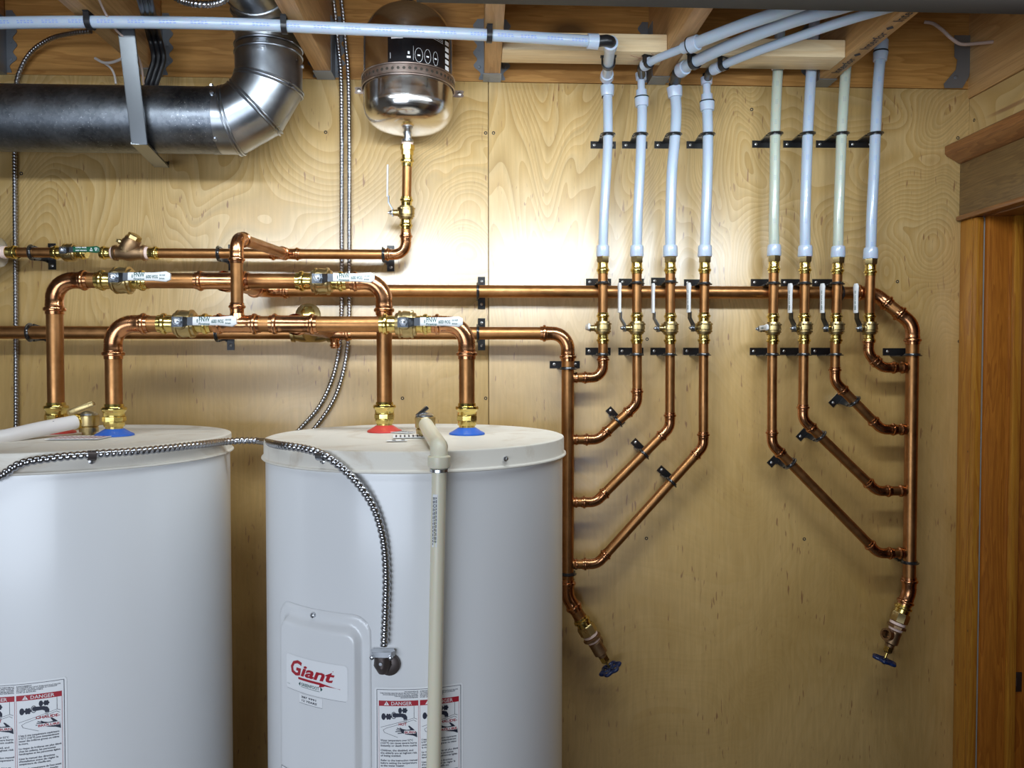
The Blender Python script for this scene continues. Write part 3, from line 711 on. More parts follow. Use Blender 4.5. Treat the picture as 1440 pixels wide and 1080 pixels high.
    red.obj('red_bars', RED, s_, kind='stuff'); ink.obj('black_print', INK, s_, kind='stuff'); wht.obj('white_print', PAPER, s_, kind='stuff'); rt.obj('red_lettering', RED, s_, kind='stuff')
ta, za = hit(T2, 527, 967); tb, zb = hit(T2, 651, 958); danger_sticker(T2, ta, (za+zb)/2, (tb-ta)*RB, H2, '')
W2s = (tb-ta)*RB
tb, zb = hit(T1, 94, 951); danger_sticker(T1, tb-W2s/RB, zb, W2s, H1, '')

# nipples, caps, unions; x of each upright from the photograph
XA, XB, XC, XD = P(77.5, 480, .36).x, P(159.8, 520, .42).x, P(540.5, 520, .36).x, P(656.5, 540, .42).x
for x, s, cap, T, e in ((XA, .36, REDCAP, T1, H1), (XB, .42, BLUECAP, T1, H1), (XC, .36, REDCAP, T2, H2), (XD, .42, BLUECAP, T2, H2)): nipple(T, e, x, s, cap)
Zu = TZ+.012
union(XA, .36, Zu, 'brass union behind the white relief pipe on the far water heater')
union(XB, .42, Zu, 'brass union in the blue cap of the far water heater')
union(XC, .36, Zu, 'brass union rising from the red cap')
union(XD, .42, Zu, 'brass union in the blue cap of the water heater with the brand sticker')

# ------------------------------------------------------------------ copper over the tanks
Zp = Zu+.030
e = empty('copper_pipe_run', (XA, -.36, Zp), 'upper front copper run between the heaters, bending down into both', 'pipe', 'copper pipes')
zh = (P(77, 395, .36).z+P(540, 395, .36).z)/2
run([(XA, -.36, Zp), (XA, -.36, zh), (XC, -.36, zh), (XC, -.36, Zp)], R1, e)
xt = P(313, 395, .36).x; pT = V((xt, -.36, zh))
hb = V((P(366, 411, SH).x, -SH, P(600, 409.5, SH).z))
tee(pT, (1, 0, 0), .052, (hb-pT), R1, R1, e)
zc = (P(200, 455.5, .42).z+P(600, 456, .42).z)/2
e2 = empty('copper_pipe_run', (XB, -.42, Zp), 'lower front copper run between the blue caps, with the upright leg rising from it', 'pipe', 'copper pipes')
run([(XB, -.42, Zp), (XB, -.42, zc), (XD, -.42, zc), (XD, -.42, Zp)], R1, e2)
xr = P(333.5, 440, .42).x; zr = P(333, 334, .42).z
tee(V((xr, -.42, zc)), (1, 0, 0), .042, (0, 0, 1), R1, R34, e2)
zw = P(300, 356.5, SB).z
pArm = V((P(401, 357, SB).x, -SB, zw))
e3 = empty('copper_pipe_run', (xr, -.42, zc), 'slim copper leg with an arm slanting back to the wall pipe', 'pipe', 'copper pipes')
run([(xr, -.42, zc+.03), (xr, -.42, zr), pArm+(V((xr, -.42, zr))-pArm).normalized()*.018], R34, e3)
xb_ = P(413, 456, .42).x; pB = V((xb_, -.42, zc)); tee(pB, (1, 0, 0), .044, (0, 1, 0), R1, R1, e2)
zl = (P(150, 470, SB).z+P(740, 466.5, SB).z)/2
run([pB+V((0, .03, 0)), V((xb_, -.10, zl+.002))], R1, e2)
# front valves
for (px, py, s, zz, lbl) in ((172, 394, .36, zh, 'horizontal ball valve on the upper run near the far heater, white lettered lever'), (260, 456, .42, zc, 'horizontal ball valve just below and beside the slim upright leg, white lettered lever'),
                             (452, 394, .36, zh, 'horizontal ball valve on the upper run crossing the grey cables, white lettered lever'), (570, 457, .42, zc, 'horizontal ball valve nearest the copper bend over the blue cap, white lettered lever')):
    p = P(px, py, s); p = V((p.x, -s, zz))
    ball_valve(p, (1, 0, 0), (0, -1, 0.06), (1, 0, 0), R1, lbl, lever_len=.112, stem=2.15, arm=2.3, text=TXT, group='white-handled ball valves')

# ------------------------------------------------------------------ row of pipe and fittings under the duct
def wp(px, z=None, s=SB): p = P(px, 356.5, s); return V((p.x, -s, zw if z is None else z))
e = empty('copper_pipe_run', wp(228), 'thin copper wall pipe below the duct ending in the bend under the steel tank', 'pipe', 'copper pipes')
xe = P(571, 350, SB).x; pe = V((xe, -SB, zw))
run([wp(222), pe, V((xe, -SB-.002, P(571, 316, SB).z))], R34, e)
tee(wp(401), (1, 0, 0), .035, V((xr, -.42, zr))-pArm, R34, R34, e)
e = empty('copper_stub', wp(16), 'short copper stub between the round wall flange and the green-handled valve', 'pipe', 'copper pipes')
G().sweep([wp(14), wp(78)], R34, 22).obj('pipe', COPPER, e)
G().lathe(wp(10), (1, 0, 0), sock_prof(R34*1.05, .026), 22).obj('press_end', BRASS, e)
G().lathe(wp(10), (-1, 0, 0), [(0, R34*1.25), (.004, R34*1.3), (.012, R34*1.2)], 22).obj('tape', TAPE, e)
e = empty('round_union', wp(-4), 'grey round union at the end of the copper row, at the picture edge', 'fitting')
G().lathe(wp(3), (-1, 0, 0), [(0, .010), (0, .024), (.004, .033), (.012, .036), (.035, .036), (.040, .028), (.2, .026)], 32).obj('body', STEEL, e)
ball_valve(wp(98), (1, 0, 0), (0, -1, .05), (1, 0, 0), R34*1.05, 'green-handled ball valve on the wall pipe below the duct', grip=GREEN_GRIP, lever_len=.088, stem=2.3, arm=2.6, text=(1, [('LEAD FREE', .10, .20, .36, .42), ('600 WOG', .10, -.34, .36, .42), ('△', .64, -.3, .8, .12), ('▽', .82, -.3, .8, .12)]))
# bronze check valve
cv = wp(183); e = empty('check_valve', cv, 'cast bronze Y-shaped check valve with hex cap beside the green handle', 'valve')
g = G(); g.lathe(cv, (1, 0, 0), [(-.036, .010), (-.036, .0175), (-.030, .0185), (-.029, .015), (-.018, .0155), (0, .0195), (.018, .0155), (.029, .015), (.030, .0185), (.036, .0175), (.036, .010)], 26)
g.lathe(cv+V((-.006, 0, .004)), (.5, -.15, .85), [(0, .021), (.022, .021), (.026, .0185), (.033, .018), (.033, .010)], 26)
g.obj('body', BRONZE, e)
G().lathe(cv+V((-.006, 0, .004))+V((.5, -.15, .85)).normalized()*.0332, (.5, -.15, .85), [(0, .0155), (.008, .0155), (.010, .013), (.0105, .004)], 6).obj('cap', BRASS_DULL, e)
g = G(); d = V((-.9, -.2, .35)).normalized(); q0 = cv+V((-.012, 0, .022)); g.lathe(q0, d, [(0, .0075), (.006, .0075), (.006, .0058), (.013, .0058)], 16); g.lathe(q0+d*.0131, d, [(0, .0045), (.005, .0045)], 6); g.obj('bleed_plug', BRASS_DULL, e)
g = G(); mp = plane_map(cv+V((-.014, -.0225, .006)), (1, 0, 0), (0, 0, 1)); [put_text(g, mp, t_, .003, -.0075*i, .0065) for i, t_ in enumerate(('1/2', 'WOG'))]; g.obj('cast_mark', BRASS_DULL, e, kind='stuff')
for k, ax in ((-1, (-1, 0, 0)), (1, (1, 0, 0))):
    G().lathe(cv+V((k*.0362, 0, 0)), ax, [(0, .0145), (.004, .0142), (.0065, .012)], 20).obj('tape', TAPE, e)
    G().lathe(cv+V((k*.0425, 0, 0)), ax, sock_prof(R34*1.04, .024), 22).obj('press_end', BRASS, e)

# pipe from the expansion tank down to that bend
TC = P(574.5, 150, .108); TC = V((TC.x, -.108, 0))
zt0, zt1 = P(574, 185, .108).z, P(574, 11, .108).z
top = V((TC.x-.003, -.100, zt0)); zb_ = P(571, 330, SB).z
vx = lambda z: V((xe+(top.x-xe)*(z-zb_)/(top.z-zb_), -SB-.002+(top.y+SB+.002)*(z-zb_)/(top.z-zb_), z))
e = empty('copper_stub', vx(zb_), 'copper pipe hanging from the steel tank, with brass adapter on top', 'pipe', 'copper pipes')
z2 = P(571, 230, SB+.002).z; up = (vx(z2+.01)-vx(z2)).normalized()
G().sweep([vx(P(571, 283, SB+.002).z), vx(z2)], R34*.95, 22).obj('pipe', COPPER, e)
G().lathe(vx(z2), up, [(-.012, R34*1.05), (-.010, R34*1.1), (-.004, R34*1.12), (-.002, R34*1.38), (.003, R34*1.38), (.005, R34*1.12), (.014, R34*1.12)], 22).obj('press_end', BRASS, e)
G().lathe(vx(z2)+up*.014, up, [(0, R34*1.25), (.010, R34*1.25), (.011, R34*1.45), (.022, R34*1.45), (.023, R34*1.2)], 6).obj('hex', BRASS, e)
G().lathe(vx(z2)+up*.0372, up, [(0, R34*1.15), (.010, R34*1.2), (.011, R34*1.05)], 20).obj('tape', TAPE, e)
ball_valve(vx(P(571, 300, SB+.002).z), up, (-1, 0, 0), up, R34, 'upright ball valve with thin bare lever under the steel expansion tank', lever_len=.11, blade_only=False, thin=True, grip=WHITE_GRIP)

# ------------------------------------------------------------------ expansion tank
et = empty('expansion_tank', (TC.x, TC.y, zt0), 'polished stainless expansion tank strapped to the wall under the joists', 'tank')
RE = .1005; zm = P(574, 96, .108+RE).z
g = G(); Ht = zt1-zt0; prof = []
for i in range(25): a = pi/2*i/24; prof.append((.054*(1-cos(a)), RE*sin(a)**.56 if i else .001))
prof += [(zm-zt0-.006, RE), (zm-zt0-.004, RE+.002), (zm-zt0+.004, RE+.002), (zm-zt0+.006, RE)]
for i in range(15): a = pi/2*i/14; prof.append((Ht-.085+.085*sin(a), RE*max(.001, cos(a))**.75))
g.lathe((TC.x, TC.y, zt0), (0, 0, 1), prof, 72); g.obj('shell', STAINLESS, et)
G().lathe((TC.x, TC.y, zt1-.004), (0, 0, 1), [(0, .030), (.004, .030), (.012, .024), (.014, .01)], 32).obj('valve_cap', BLACK_PL, et)
g = G(); g.lathe((top.x, top.y, zt0+.006), (0, 0, -1), [(0, .011), (.006, .011), (.008, .0095), (.020, .0085), (.022, .013), (.028, .0135), (.030, .0105)], 18); g.obj('outlet', STEEL, et)
lc = V((TC.x, TC.y, 0))
def em(r): return lambda u, v: lc+V((sin(-.06+u/r)*r, -cos(-.06+u/r)*r, zm+v))
g = G(); put_rect(g, em(RE+.0006), -.010-.02, .012, .125, .085, 24); lb = g.obj('label', LABEL_BLACK, et)
g = G(); m1 = em(RE+.0012); put_rect(g, m1, -.022, .063, .004, .071, 4)
for i in range(5): put_rect(g, m1, .108, .016+.0135*i, .123, .025+.0135*i, 3)
for k_, u_ in enumerate((.038, .058, .078)):
    put_line(g, m1, [(u_+(.0085-.001*k_)*cos(2*pi*i/16), .030+.015*sin(2*pi*i/16)) for i in range(16)], .0006, True); put_rect(g, m1, u_-.003, .028, u_+.003, .031, 1)
put_line(g, m1, [(.026, .048), (.026, .018)], .0005); put_rect(g, m1, .012, .022, .020, .026, 2); put_rect(g, m1, .014, .030, .018, .036, 2); put_line(g, m1, [(-.024, .022), (-.024, .034)], .0008)
for i in range(3): put_line(g, m1, [(.07, .079-.0035*i), (.10, .076-.0035*i)], .0007)
g.obj('print', PAPER, lb, kind='stuff')
# perforated strap that holds it
e = empty('perforated_strap', (TC.x, 0, zm-.02), 'perforated steel strap around the middle of the expansion tank', 'strap')
def band(z0, r, n=64, a0=-1.95, a1=1.95): return [[V((TC.x+sin(a)*rr, TC.y-cos(a)*rr, z)) for rr, z in ((r, z0-.009), (r+.0012, z0-.009), (r+.0012, z0+.009), (r, z0+.009))] for a in [a0+(a1-a0)*i/n for i in range(n+1)]]
g = G().rings(band(zm, RE+.0025)); g.obj('band', RUSTY, e)
g = G()
for i in range(31):
    a = -1.8+3.6*i/30; rr = RE+.0037; g.lathe((TC.x+sin(a)*rr, TC.y-cos(a)*rr, zm), (sin(a), -cos(a), 0), [(-.0003, .0034), (.0005, .0034), (.0006, .0022)], 8)
g.obj('perforations', DARKHOLE, e, kind='stuff')
for z_ in (-.0115, .0115): 
    g = G(); n_ = 40; g.sweep([V((TC.x+sin(a)*(RE+.0035), TC.y-cos(a)*(RE+.0035), zm+z_)) for a in [-1.95+3.9*i/n_ for i in range(n_+1)]], .0018, 8); g.obj('rolled_edge', RUSTY, e)
for sx, px, py in ((-1, 506, 127), (1, 645, 132)):
    c = P(px, py, .002); g = G(); a = 1.95*sx; tx = TC.x+sin(a)*(RE+.003); ty = TC.y-cos(a)*(RE+.003)
    g.prism([(tx, ty, zm-.008), (tx, ty, zm+.008), (c.x-sx*.012, -.002, c.z+.008), (c.x-sx*.012, -.002, c.z-.008)], (0, -1, 0), .0012)
    g.prism([(c.x-.013, -.0005, c.z-.006), (c.x-.009, -.0005, c.z-.008), (c.x+.009, -.0005, c.z-.008), (c.x+.013, -.0005, c.z-.005), (c.x+.010, -.0005, c.z), (c.x+.013, -.0005, c.z+.006), (c.x+.009, -.0005, c.z+.008), (c.x-.009, -.0005, c.z+.008), (c.x-.013, -.0005, c.z+.006), (c.x-.010, -.0005, c.z)], (0, -1, 0), .0015)
    g.obj('end_tab', RUSTY, e)
    G().lathe(c+V((sx*.002, -.0005, 0)), (0, -1, 0), [(0, .005), (.002, .005), (.003, .002)], 10).obj('screw', SCREWM, e)

# ------------------------------------------------------------------ wall headers, risers and branches
xLr = P(798.5, 520, SB).x
e = empty('copper_riser', (xLr, -SB, P(800, 830, SB).z), 'copper header across the wall turning down beside the heater, feeding four branches', 'pipe', 'copper pipes')
zLb = P(801, 838, SB).z
dL = (P(860, 938, SB)-P(806, 846, SB)).normalized()
pj = V((xLr, -SB, zLb))
run([V((P(-80, 470, SB).x, -SB, zl)), V((xLr, -SB, zl)), pj, pj+dL*.064], R1, e)
chk = V((P(438, 468, SB).x, -SB, zl))
tee(V((P(470, 468, SB).x, -SB, zl)), (1, 0, 0), .040, (0, 0.3, -1), R1, R34*.8, e)
ev = empty('check_valve', chk, 'brass swing check valve with hex cap peeking above the lower front run', 'valve')
g = G(); g.lathe(chk, (1, 0, 0), [(-.045, R1), (-.045, R1*1.45), (-.038, R1*1.5), (-.036, R1*1.25), (-.02, R1*1.5), (.02, R1*1.5), (.036, R1*1.25), (.038, R1*1.5), (.045, R1*1.45), (.045, R1)], 26)
bt = P(433, 440, .15); ax = (bt-chk).normalized(); Lb = (bt-chk).length
g.lathe(chk, ax, [(0, .024), (Lb-.022, .024), (Lb-.020, .027), (Lb-.004, .027), (Lb-.002, .024)], 30); g.obj('body', BRASS_DULL, ev)
G().lathe(chk+ax*(Lb-.0018), ax, [(0, .0155), (.008, .0155), (.0095, .013), (.010, .004)], 6).obj('cap', BRASS, ev)

zH = hb.z
eh = empty('copper_riser', (P(1279.5, 830, SB).x, -SB, P(1279, 830, SB).z), 'copper header on the wall turning down beside the door, feeding four branches', 'pipe', 'copper pipes')
xRr = P(1281, 640, SB).x; zRb = P(1279, 832, SB).z; dR = (P(1244, 926, SB)-P(1278, 832, SB)).normalized()
pr = V((xRr, -SB, zRb))
p1 = V((P(1229, 411, SH).x, -SH, zH)); p2 = V((xRr, -SB, P(1283, 456, SB).z))
run([pT+(hb-pT).normalized()*.045, hb, p1, p2, pr, pr+dR*.034], R1, eh)
def drain(p, d, spout, label):
    """press adapter, taped threads, angle body with side spout, packing nut, stem and hand wheel"""
    d = V(d).normalized(); e = empty('drain_valve', p, label, 'valve', 'blue-wheeled drain valves')
    K = 1.22
    G().lathe(p, d, [(0*K, .0165), (.004*K, .0168), (.005*K, .0200), (.009*K, .0205), (.011*K, .0175), (.018*K, .0175)], 24).obj('press_end', BRASS, e)
    G().lathe(p+d*(.018*K), d, [(0*K, .0195), (.003*K, .0218), (.018*K, .0218), (.020*K, .0195)], 8).obj('hex', BRASS_DULL, e)
    G().lathe(p+d*(.038*K), d, [(0*K, .0185), (.005*K, .018), (.006*K, .016)], 22).obj('tape', TAPE, e)
    G().lathe(p+d*(.044*K), d, [(0*K, .0170), (.001*K, .0225), (.006*K, .0225), (.007*K, .0165)], 8).obj('hex', BRONZE, e)
    G().lathe(p+d*(.0510*K), d, [(0*K, .0165), (.004*K, .0158), (.005*K, .014)], 22).obj('tape', TAPE, e)
    g = G(); g.lathe(p+d*(.056*K), d, [(0*K, .0135), (.002*K, .0165), (.012*K, .0160), (.026*K, .0165), (.028*K, .0125), (.029*K, .011), (.034*K, .0105)], 24)
    sd = V(spout).normalized(); q = p+d*(.066*K)
    g.lathe(q, sd, [(0, .0105), (.016, .0105), (.017, .0145), (.030, .0145), (.030, .0100), (.018, .0095)], 24, caps=False)
    g.obj('body', BRONZE, e)
    G().lathe(p+d*(.0902*K), d, [(0*K, .0115), (.010*K, .0115), (.011*K, .009), (.013*K, .0075)], 6).obj('packing_nut', BRASS, e)
    G().lathe(p+d*(.103*K), d, [(0*K, .0030), (.018*K, .0030)], 10).obj('stem', BRASS, e)
    g = G(); c = p+d*(.119*K); up = V((0, 0, 1)); x = d.cross(V((0, 1, 0))).normalized(); y = d.cross(x).normalized(); n_ = 48
    ringp = [c+(x*cos(a)+y*sin(a))*(.0235+.0030*cos(6*a)) for a in [2*pi*i/n_ for i in range(n_)]]
    g.sweep(ringp, [.0042]*n_, 10, closed=True)
    for i in range(6): a = pi/3*i; g.sweep([c, c+(x*cos(a)+y*sin(a))*.022], [.0035, .0030], 8); g.lathe(c+(x*cos(a)+y*sin(a))*.0255-d*.004, d, [(0, .002), (.002, .0052), (.006, .0052), (.008, .002)], 10)
    g.lathe(c-d*.004, d, [(0, .006), (.009, .006), (.010, .003)], 14); g.obj('hand_wheel', WHEEL, e, sharp=60)
    G().lathe(c+d*.0062, d, [(0, .004), (.003, .004), (.004, .002)], 6).obj('wheel_screw', BRASS, e)
def rotdir(v, tilt): return (V(v)+V((0, tilt, 0))).normalized()
drain(pj+rotdir(dL, 0)*.060, dL, (.2, 1, .1), 'drain valve with blue wheel below the riser by the heater')
drain(pr+dR*.032, dR, (-.86, -.42, .25), 'drain valve with blue wheel and open side spout near the door')

def branch(xs_, pts_px, riser_x, label, ring):
    """pts_px: corner pixels from the valve down; ends on the riser"""
    pts = [P(x, y, SB) for x, y in pts_px]
    for i, p in enumerate(pts): p.y = -SB
    last = pts[-1]; pts.append(V((riser_x+(R1*.8 if riser_x < last.x else -R1*.8), -SB, last.z)))
    e = empty('copper_branch', pts[-1], label, 'pipe', 'copper pipes'); run(pts, R34, e)
    sg = 1 if riser_x < last.x else -1; collar(V((riser_x+sg*(R1+(.004 if not ring else .007)), -SB, last.z)), (sg, 0, 0), R34*(1.0 if ring else .9), e)
    return e
O4 = ['first', 'second', 'third', 'fourth']
def av(x1, x2): return (x1+x2)/2
LX = [848, 895.5, 942.2, 989.3]; RX = [1086.5, 1130, 1175, 1222.5]
branch(0, [(848, 477), (848, 531)], xLr, 'shortest copper branch curving into the riser above the heater top', False)
branch(0, [(895.8, 477), (896, 568), (841, 618)], xLr, 'copper branch joining the heater-side riser second from its top', False)
branch(0, [(942.5, 477), (942, 601), (838, 706)], xLr, 'copper branch joining the heater-side riser third from its top', False)
branch(0, [(989.5, 477), (989, 627.5), (840, 793)], xLr, 'longest slanting copper branch of the heater-side riser, joining lowest', False)
branch(0, [(1086, 477), (1085.5, 625), (1235, 778)], xRr, 'longest slanting copper branch of the door-side riser, joining lowest', True)
branch(0, [(1130.3, 477), (1129, 590), (1233, 690.5)], xRr, 'copper branch joining the door-side riser third from its top', True)
branch(0, [(1174.5, 477), (1174, 537), (1240, 604)], xRr, 'copper branch joining the door-side riser second from its top', True)
branch(0, [(1222, 473), (1221, 498), (1241, 517)], xRr, 'shortest curled copper branch at the top of the door-side riser', True)

side_word = ['by the heater', 'by the door']
VL = [(847.8, 461.5), (895.6, 461.5), (942.4, 462), (990, 461.5), (1087.0, 462.5), (1131.0, 462), (1175.8, 462), (1222.5, 462)]
for i, (px, py) in enumerate(VL):
    L_ = i < 4; k = i % 4; grp = 'the four tubes nearer the heater' if L_ else 'the four tubes nearer the door'
    p = P(px, py, SB); closed = k == 0
    name = '%s from the %s among %s' % (O4[k] if L_ else O4[3-k], 'heater' if L_ else 'door', grp)
    nm = '%s counted from the %s' % (O4[k] if L_ else O4[3-k], 'heater' if L_ else 'door')
    nm = nm.replace(' counted', '')
    if closed: lb_ = 'brass ball valve with its white lever pointing out into the room, %s group' % ('heater-side' if L_ else 'door-side')
    else: lb_ = 'brass ball valve with raised white lever, %s of its four' % nm
    tw = V((-1, 0, 0)) if not closed or not L_ else V((-1, 0, 0))
    if closed: ball_valve(p, (0, 0, 1), (-1, 0, 0), (0, -1, 0), R34, lb_, lever_len=.085, group='white-handled ball valves', text=(1, [('FNW', .3, -.3, .6, .3)]) if not L_ else None)
    else:
        ang = -.20 if L_ and k < 3 else -.36
        ball_valve(p, (0, 0, 1), (-cos(ang), sin(ang), 0), (0, 0, 1), R34, lb_, lever_len=.108, group='white-handled ball valves', text=TXTS if (not L_ or k == 3) else None, vertical_text=True)
    # copper stub and brass adapter above
    pxs = {0: 847.8, 1: 895.6, 2: 942.6, 3: 991, 4: 1088.3, 5: 1132, 6: 1178, 7: 1224}[i]
    yt = 373 if L_ else (373 if i < 7 else 376)
    yt = [372, 372, 372, 372, 371, 372, 373, 375][i]
    a0 = P(px, 447, SB); a1 = P(pxs, yt, SB)
    e = empty('copper_stub', a0, 'copper stub with brass adapter on top, %s of its four' % nm, 'pipe', 'copper pipes')
    G().sweep([a0, a1], R34, 22).obj('pipe', COPPER, e)
    d = (a1-a0).normalized()
    G().lathe(a1+d*.004, -d, [(t, r) for t, r in sock_prof(R34, .026)], 22).obj('press_end', BRASS, e)
    G().lathe(a1+d*.004, d, [(0, R34*1.15), (.003, R34*1.36), (.015, R34*1.36), (.016, R34*1.2)], 6, rot=.3).obj('hex', BRASS_DULL, e)
    a2 = a1+d*.0202
    # plastic tube up to the ceiling
    tubes = [[(849.5, 300), (853, 240), (855, 190), (854.5, 140), (854, 122)], [(897, 300), (900, 240), (902, 190), (903, 160), (902.5, 144)], [(943, 300), (945, 240), (949, 195), (951, 155), (948.5, 124)], [(993, 300), (995, 240), (995.5, 190), (994.5, 150)],
             [(1088.5, 300), (1089.5, 240), (1090, 190), (1092, 135), (1094.5, 88)], [(1132.5, 300), (1134, 240), (1136, 185), (1139, 130), (1142, 82)], [(1179.5, 300), (1181.5, 240), (1183.5, 190), (1187, 130), (1191, 80)], [(1226, 300), (1229, 240), (1231, 190), (1234, 130), (1238, 80)]][i]
    pp = [a2-d*.001]+[P(x, y, SBX) for x, y in tubes]
    Rp = [.0112, .0116, .0125, .0122, .0118, .0122, .0118, .0122][i]
    mt = PEX_IV if i in (4, 6) else PEX
    e = empty('plastic_tube', a2, 'upright %s plastic tube, %s of its four' % ('ivory' if i in (4, 6) else 'bluish-white', nm), 'tube', 'upright plastic water tubes')
    G().sweep(smooth_path(pp, 8), Rp, 20).obj('tube', mt, e)
    G().lathe(a2-d*.002, d, [(0, Rp*1.30), (.003, Rp*1.40), (.022, Rp*1.34), (.0265, Rp*1.24), (.027, Rp)], 26).obj('crimp_ring', RING, e)
    # faint print along the tube
    if i >= 4:
        g = G(); sp2 = smooth_path(pp, 8)
        for (q0, q1) in zip(sp2[2::4], sp2[3::4]):
            dd = (q1-q0).normalized(); side = V((-.18, -1, 0)).normalized(); lat = dd.cross(side).normalized()
            mp = (lambda q0, dd, lat, side: lambda u, v: q0+dd*u+(side*cos(v/Rp)+lat*sin(v/Rp))*(Rp+.0003))(q0, dd, lat, side)
            for r_ in range(2):
                for c_ in range(3): put_rect(g, mp, .004*c_, -.0035+.003*r_, .004*c_+.0026, -.0022+.003*r_, 1)
        g.obj('faint_print', PRINT if i in (5, 7) else PRINT_GREY, e, kind='stuff')
    g = G(); fit = G()
    tpd = (pp[-1]-pp[-2]).normalized(); tt = pp[-1]
    if i == 0 or i == 2:
        g.lathe(tt-tpd*.022, tpd, [(0, Rp), (.0005, Rp*1.26), (.004, Rp*1.34), (.020, Rp*1.44), (.024, Rp*1.44), (.0245, Rp)], 26)
        fit.lathe(tt, tpd, [(0, Rp*1.0), (.005, Rp*1.05), (.012, Rp*1.0)], 20)
    elif i in (1, 3):
        g.lathe(tt-tpd*.010, tpd, [(0, Rp), (.0005, Rp*1.30), (.012, Rp*1.40), (.020, Rp*1.40), (.0205, Rp)], 26)
        fit.lathe(tt+tpd*.0105, tpd, [(0, Rp), (.0002, Rp*1.44), (.0022, Rp*1.44), (.0025, Rp)], 26)
        g.lathe(tt+tpd*.0135, tpd, [(0, Rp*.8), (.0005, Rp*1.12), (.015, Rp*1.06), (.016, .7*Rp)], 24)
        g.lathe(tt+tpd*.0296, tpd, [(0, Rp*.74), (.022, Rp*.74)], 20)
        g.lathe(tt+tpd*.0520, tpd, [(0, Rp*.74), (.0005, Rp*1.05), (.016, Rp*1.15), (.017, Rp*.7)], 24)
        fit.lathe(tt+tpd*.069, tpd, [(0, Rp*.75), (.008, Rp*.75)], 20)
    elif i == 7:
        g.lathe(tt-tpd*.010, tpd, [(0, Rp), (.0005, Rp*1.25), (.020, Rp*1.38), (.0205, Rp)], 26); fit.lathe(tt+tpd*.0107, tpd, [(0, Rp*1.4), (.003, Rp*1.4)], 20); g.lathe(tt+tpd*.014, tpd, [(0, Rp*1.3), (.024, Rp*1.25)], 24); g.lathe(tt+tpd*.038, tpd, [(0, Rp), (.12, Rp)], 20)
    else:
        g.lathe(tt, tpd, [(-.016, Rp), (-.0155, Rp*1.25), (.010, Rp*1.3), (.0105, Rp)], 26); g.lathe(tt+tpd*.011, tpd, [(0, Rp), (.14, Rp)], 20)
        fit = None
    g.obj('upper_rings', RING, e)
    if fit: fit.obj('fitting', BLACK_PL, e)
    # clamps
    yc = 190 if L_ else 189
    tb_ = {0: 854.8, 1: 900.8, 2: 947.8, 3: 994.8, 4: 1090.3, 5: 1135.6, 6: 1183.2, 7: 1231}[i]
    clamp(P(tb_, yc, SBX), (0, 0, 1), Rp, 'black clamp on upright plastic tube, %s of its four' % nm, plate_side=-1, off=.005)
    if i < 7: clamp(P((px+pxs)/2, [398, 398, 396.5, 399, 398.5, 398.5, 398.5][i], SB), (0, 0, 1), R34, 'black clamp on copper above the valve, %s of its four' % nm)
    if i < 7: clamp(P(px-.8, 498.5, SB), (0, 0, 1), R34, 'black clamp on copper below the valve, %s of its four' % nm)
def dirpx(a, b, s=SB): return (P(*b, s)-P(*a, s)).normalized()
for (pt_, a, b, lbl, sd) in (((868.5, 592), (896, 568), (841, 618), 'black clamp on the uppermost slanting branch beside the heater', -1), ((905.5, 638), (942, 601), (838, 706), 'black clamp on the middle slanting branch beside the heater', -1), ((944, 677.5), (989, 627.5), (840, 793), 'black clamp on the longest slanting branch beside the heater', -1),
                         ((1111, 651.5), (1085.5, 625), (1235, 778), 'black clamp on the longest slanting branch beside the door', -1), ((1153, 613), (1129, 590), (1233, 690.5), 'black clamp on the middle slanting branch beside the door', -1), ((1200.5, 564), (1174, 537), (1240, 604), 'black clamp on the uppermost slanting branch beside the door', -1)):
    clamp(P(*pt_, SB), dirpx(a, b), R34, lbl, plate_side=sd, half=.027)
clamp(V((xLr, -SB, P(799, 518, SB).z)), (0, 0, 1), R1, 'wide black clamp on the heater-side riser below its top bend', half=.037)
clamp(V((xLr, -SB, P(799, 806, SB).z)), (0, 0, 1), R1, 'black clamp low on the heater-side riser above the drain', half=.030)
clamp(V((xRr, -SB, P(1281, 499, SB).z)), (0, 0, 1), R1, 'wide black clamp on the door-side riser below its top bend', half=.037)
clamp(V((xRr, -SB, P(1281, 790, SB).z)), (0, 0, 1), R1, 'black clamp low on the door-side riser above the drain', half=.030)
clamp(V((P(672, 410, SH).x, -SH, zH)), (1, 0, 0), R1, 'black clamp on the upper header by the plywood seam', half=.039)
clamp(V((P(1182, 410, SH).x, -SH, zH)), (1, 0, 0), R1, 'black clamp on the upper header near its door end', half=.040)
clamp(V((P(672, 467, SB).x, -SB, zl)), (1, 0, 0), R1, 'black clamp on the lower header by the plywood seam', half=.039)
clamp(V((P(306, 468, SB).x, -SB, zl)), (1, 0, 0), R1, 'black clamp on the lower header below the slim copper leg', half=.039)
clamp(V((P(43, 469, SB).x, -SB, zl)), (1, 0, 0), R1, 'black clamp on the lower header beside the first grey cable', half=.039)
clamp(V((P(45, 356, SB).x, -SB, zw)), (1, 0, 0), R34, 'black clamp on the short stub before the green-handled valve', half=.031)
clamp(V((P(308, 356, SB).x, -SB, zw)), (1, 0, 0), R34, 'black clamp on the thin wall pipe behind the slim leg', half=.031)
clamp(V((P(539.5, 356, SB).x, -SB, zw)), (1, 0, 0), R34, 'black clamp on the thin wall pipe under the steel tank', half=.031)

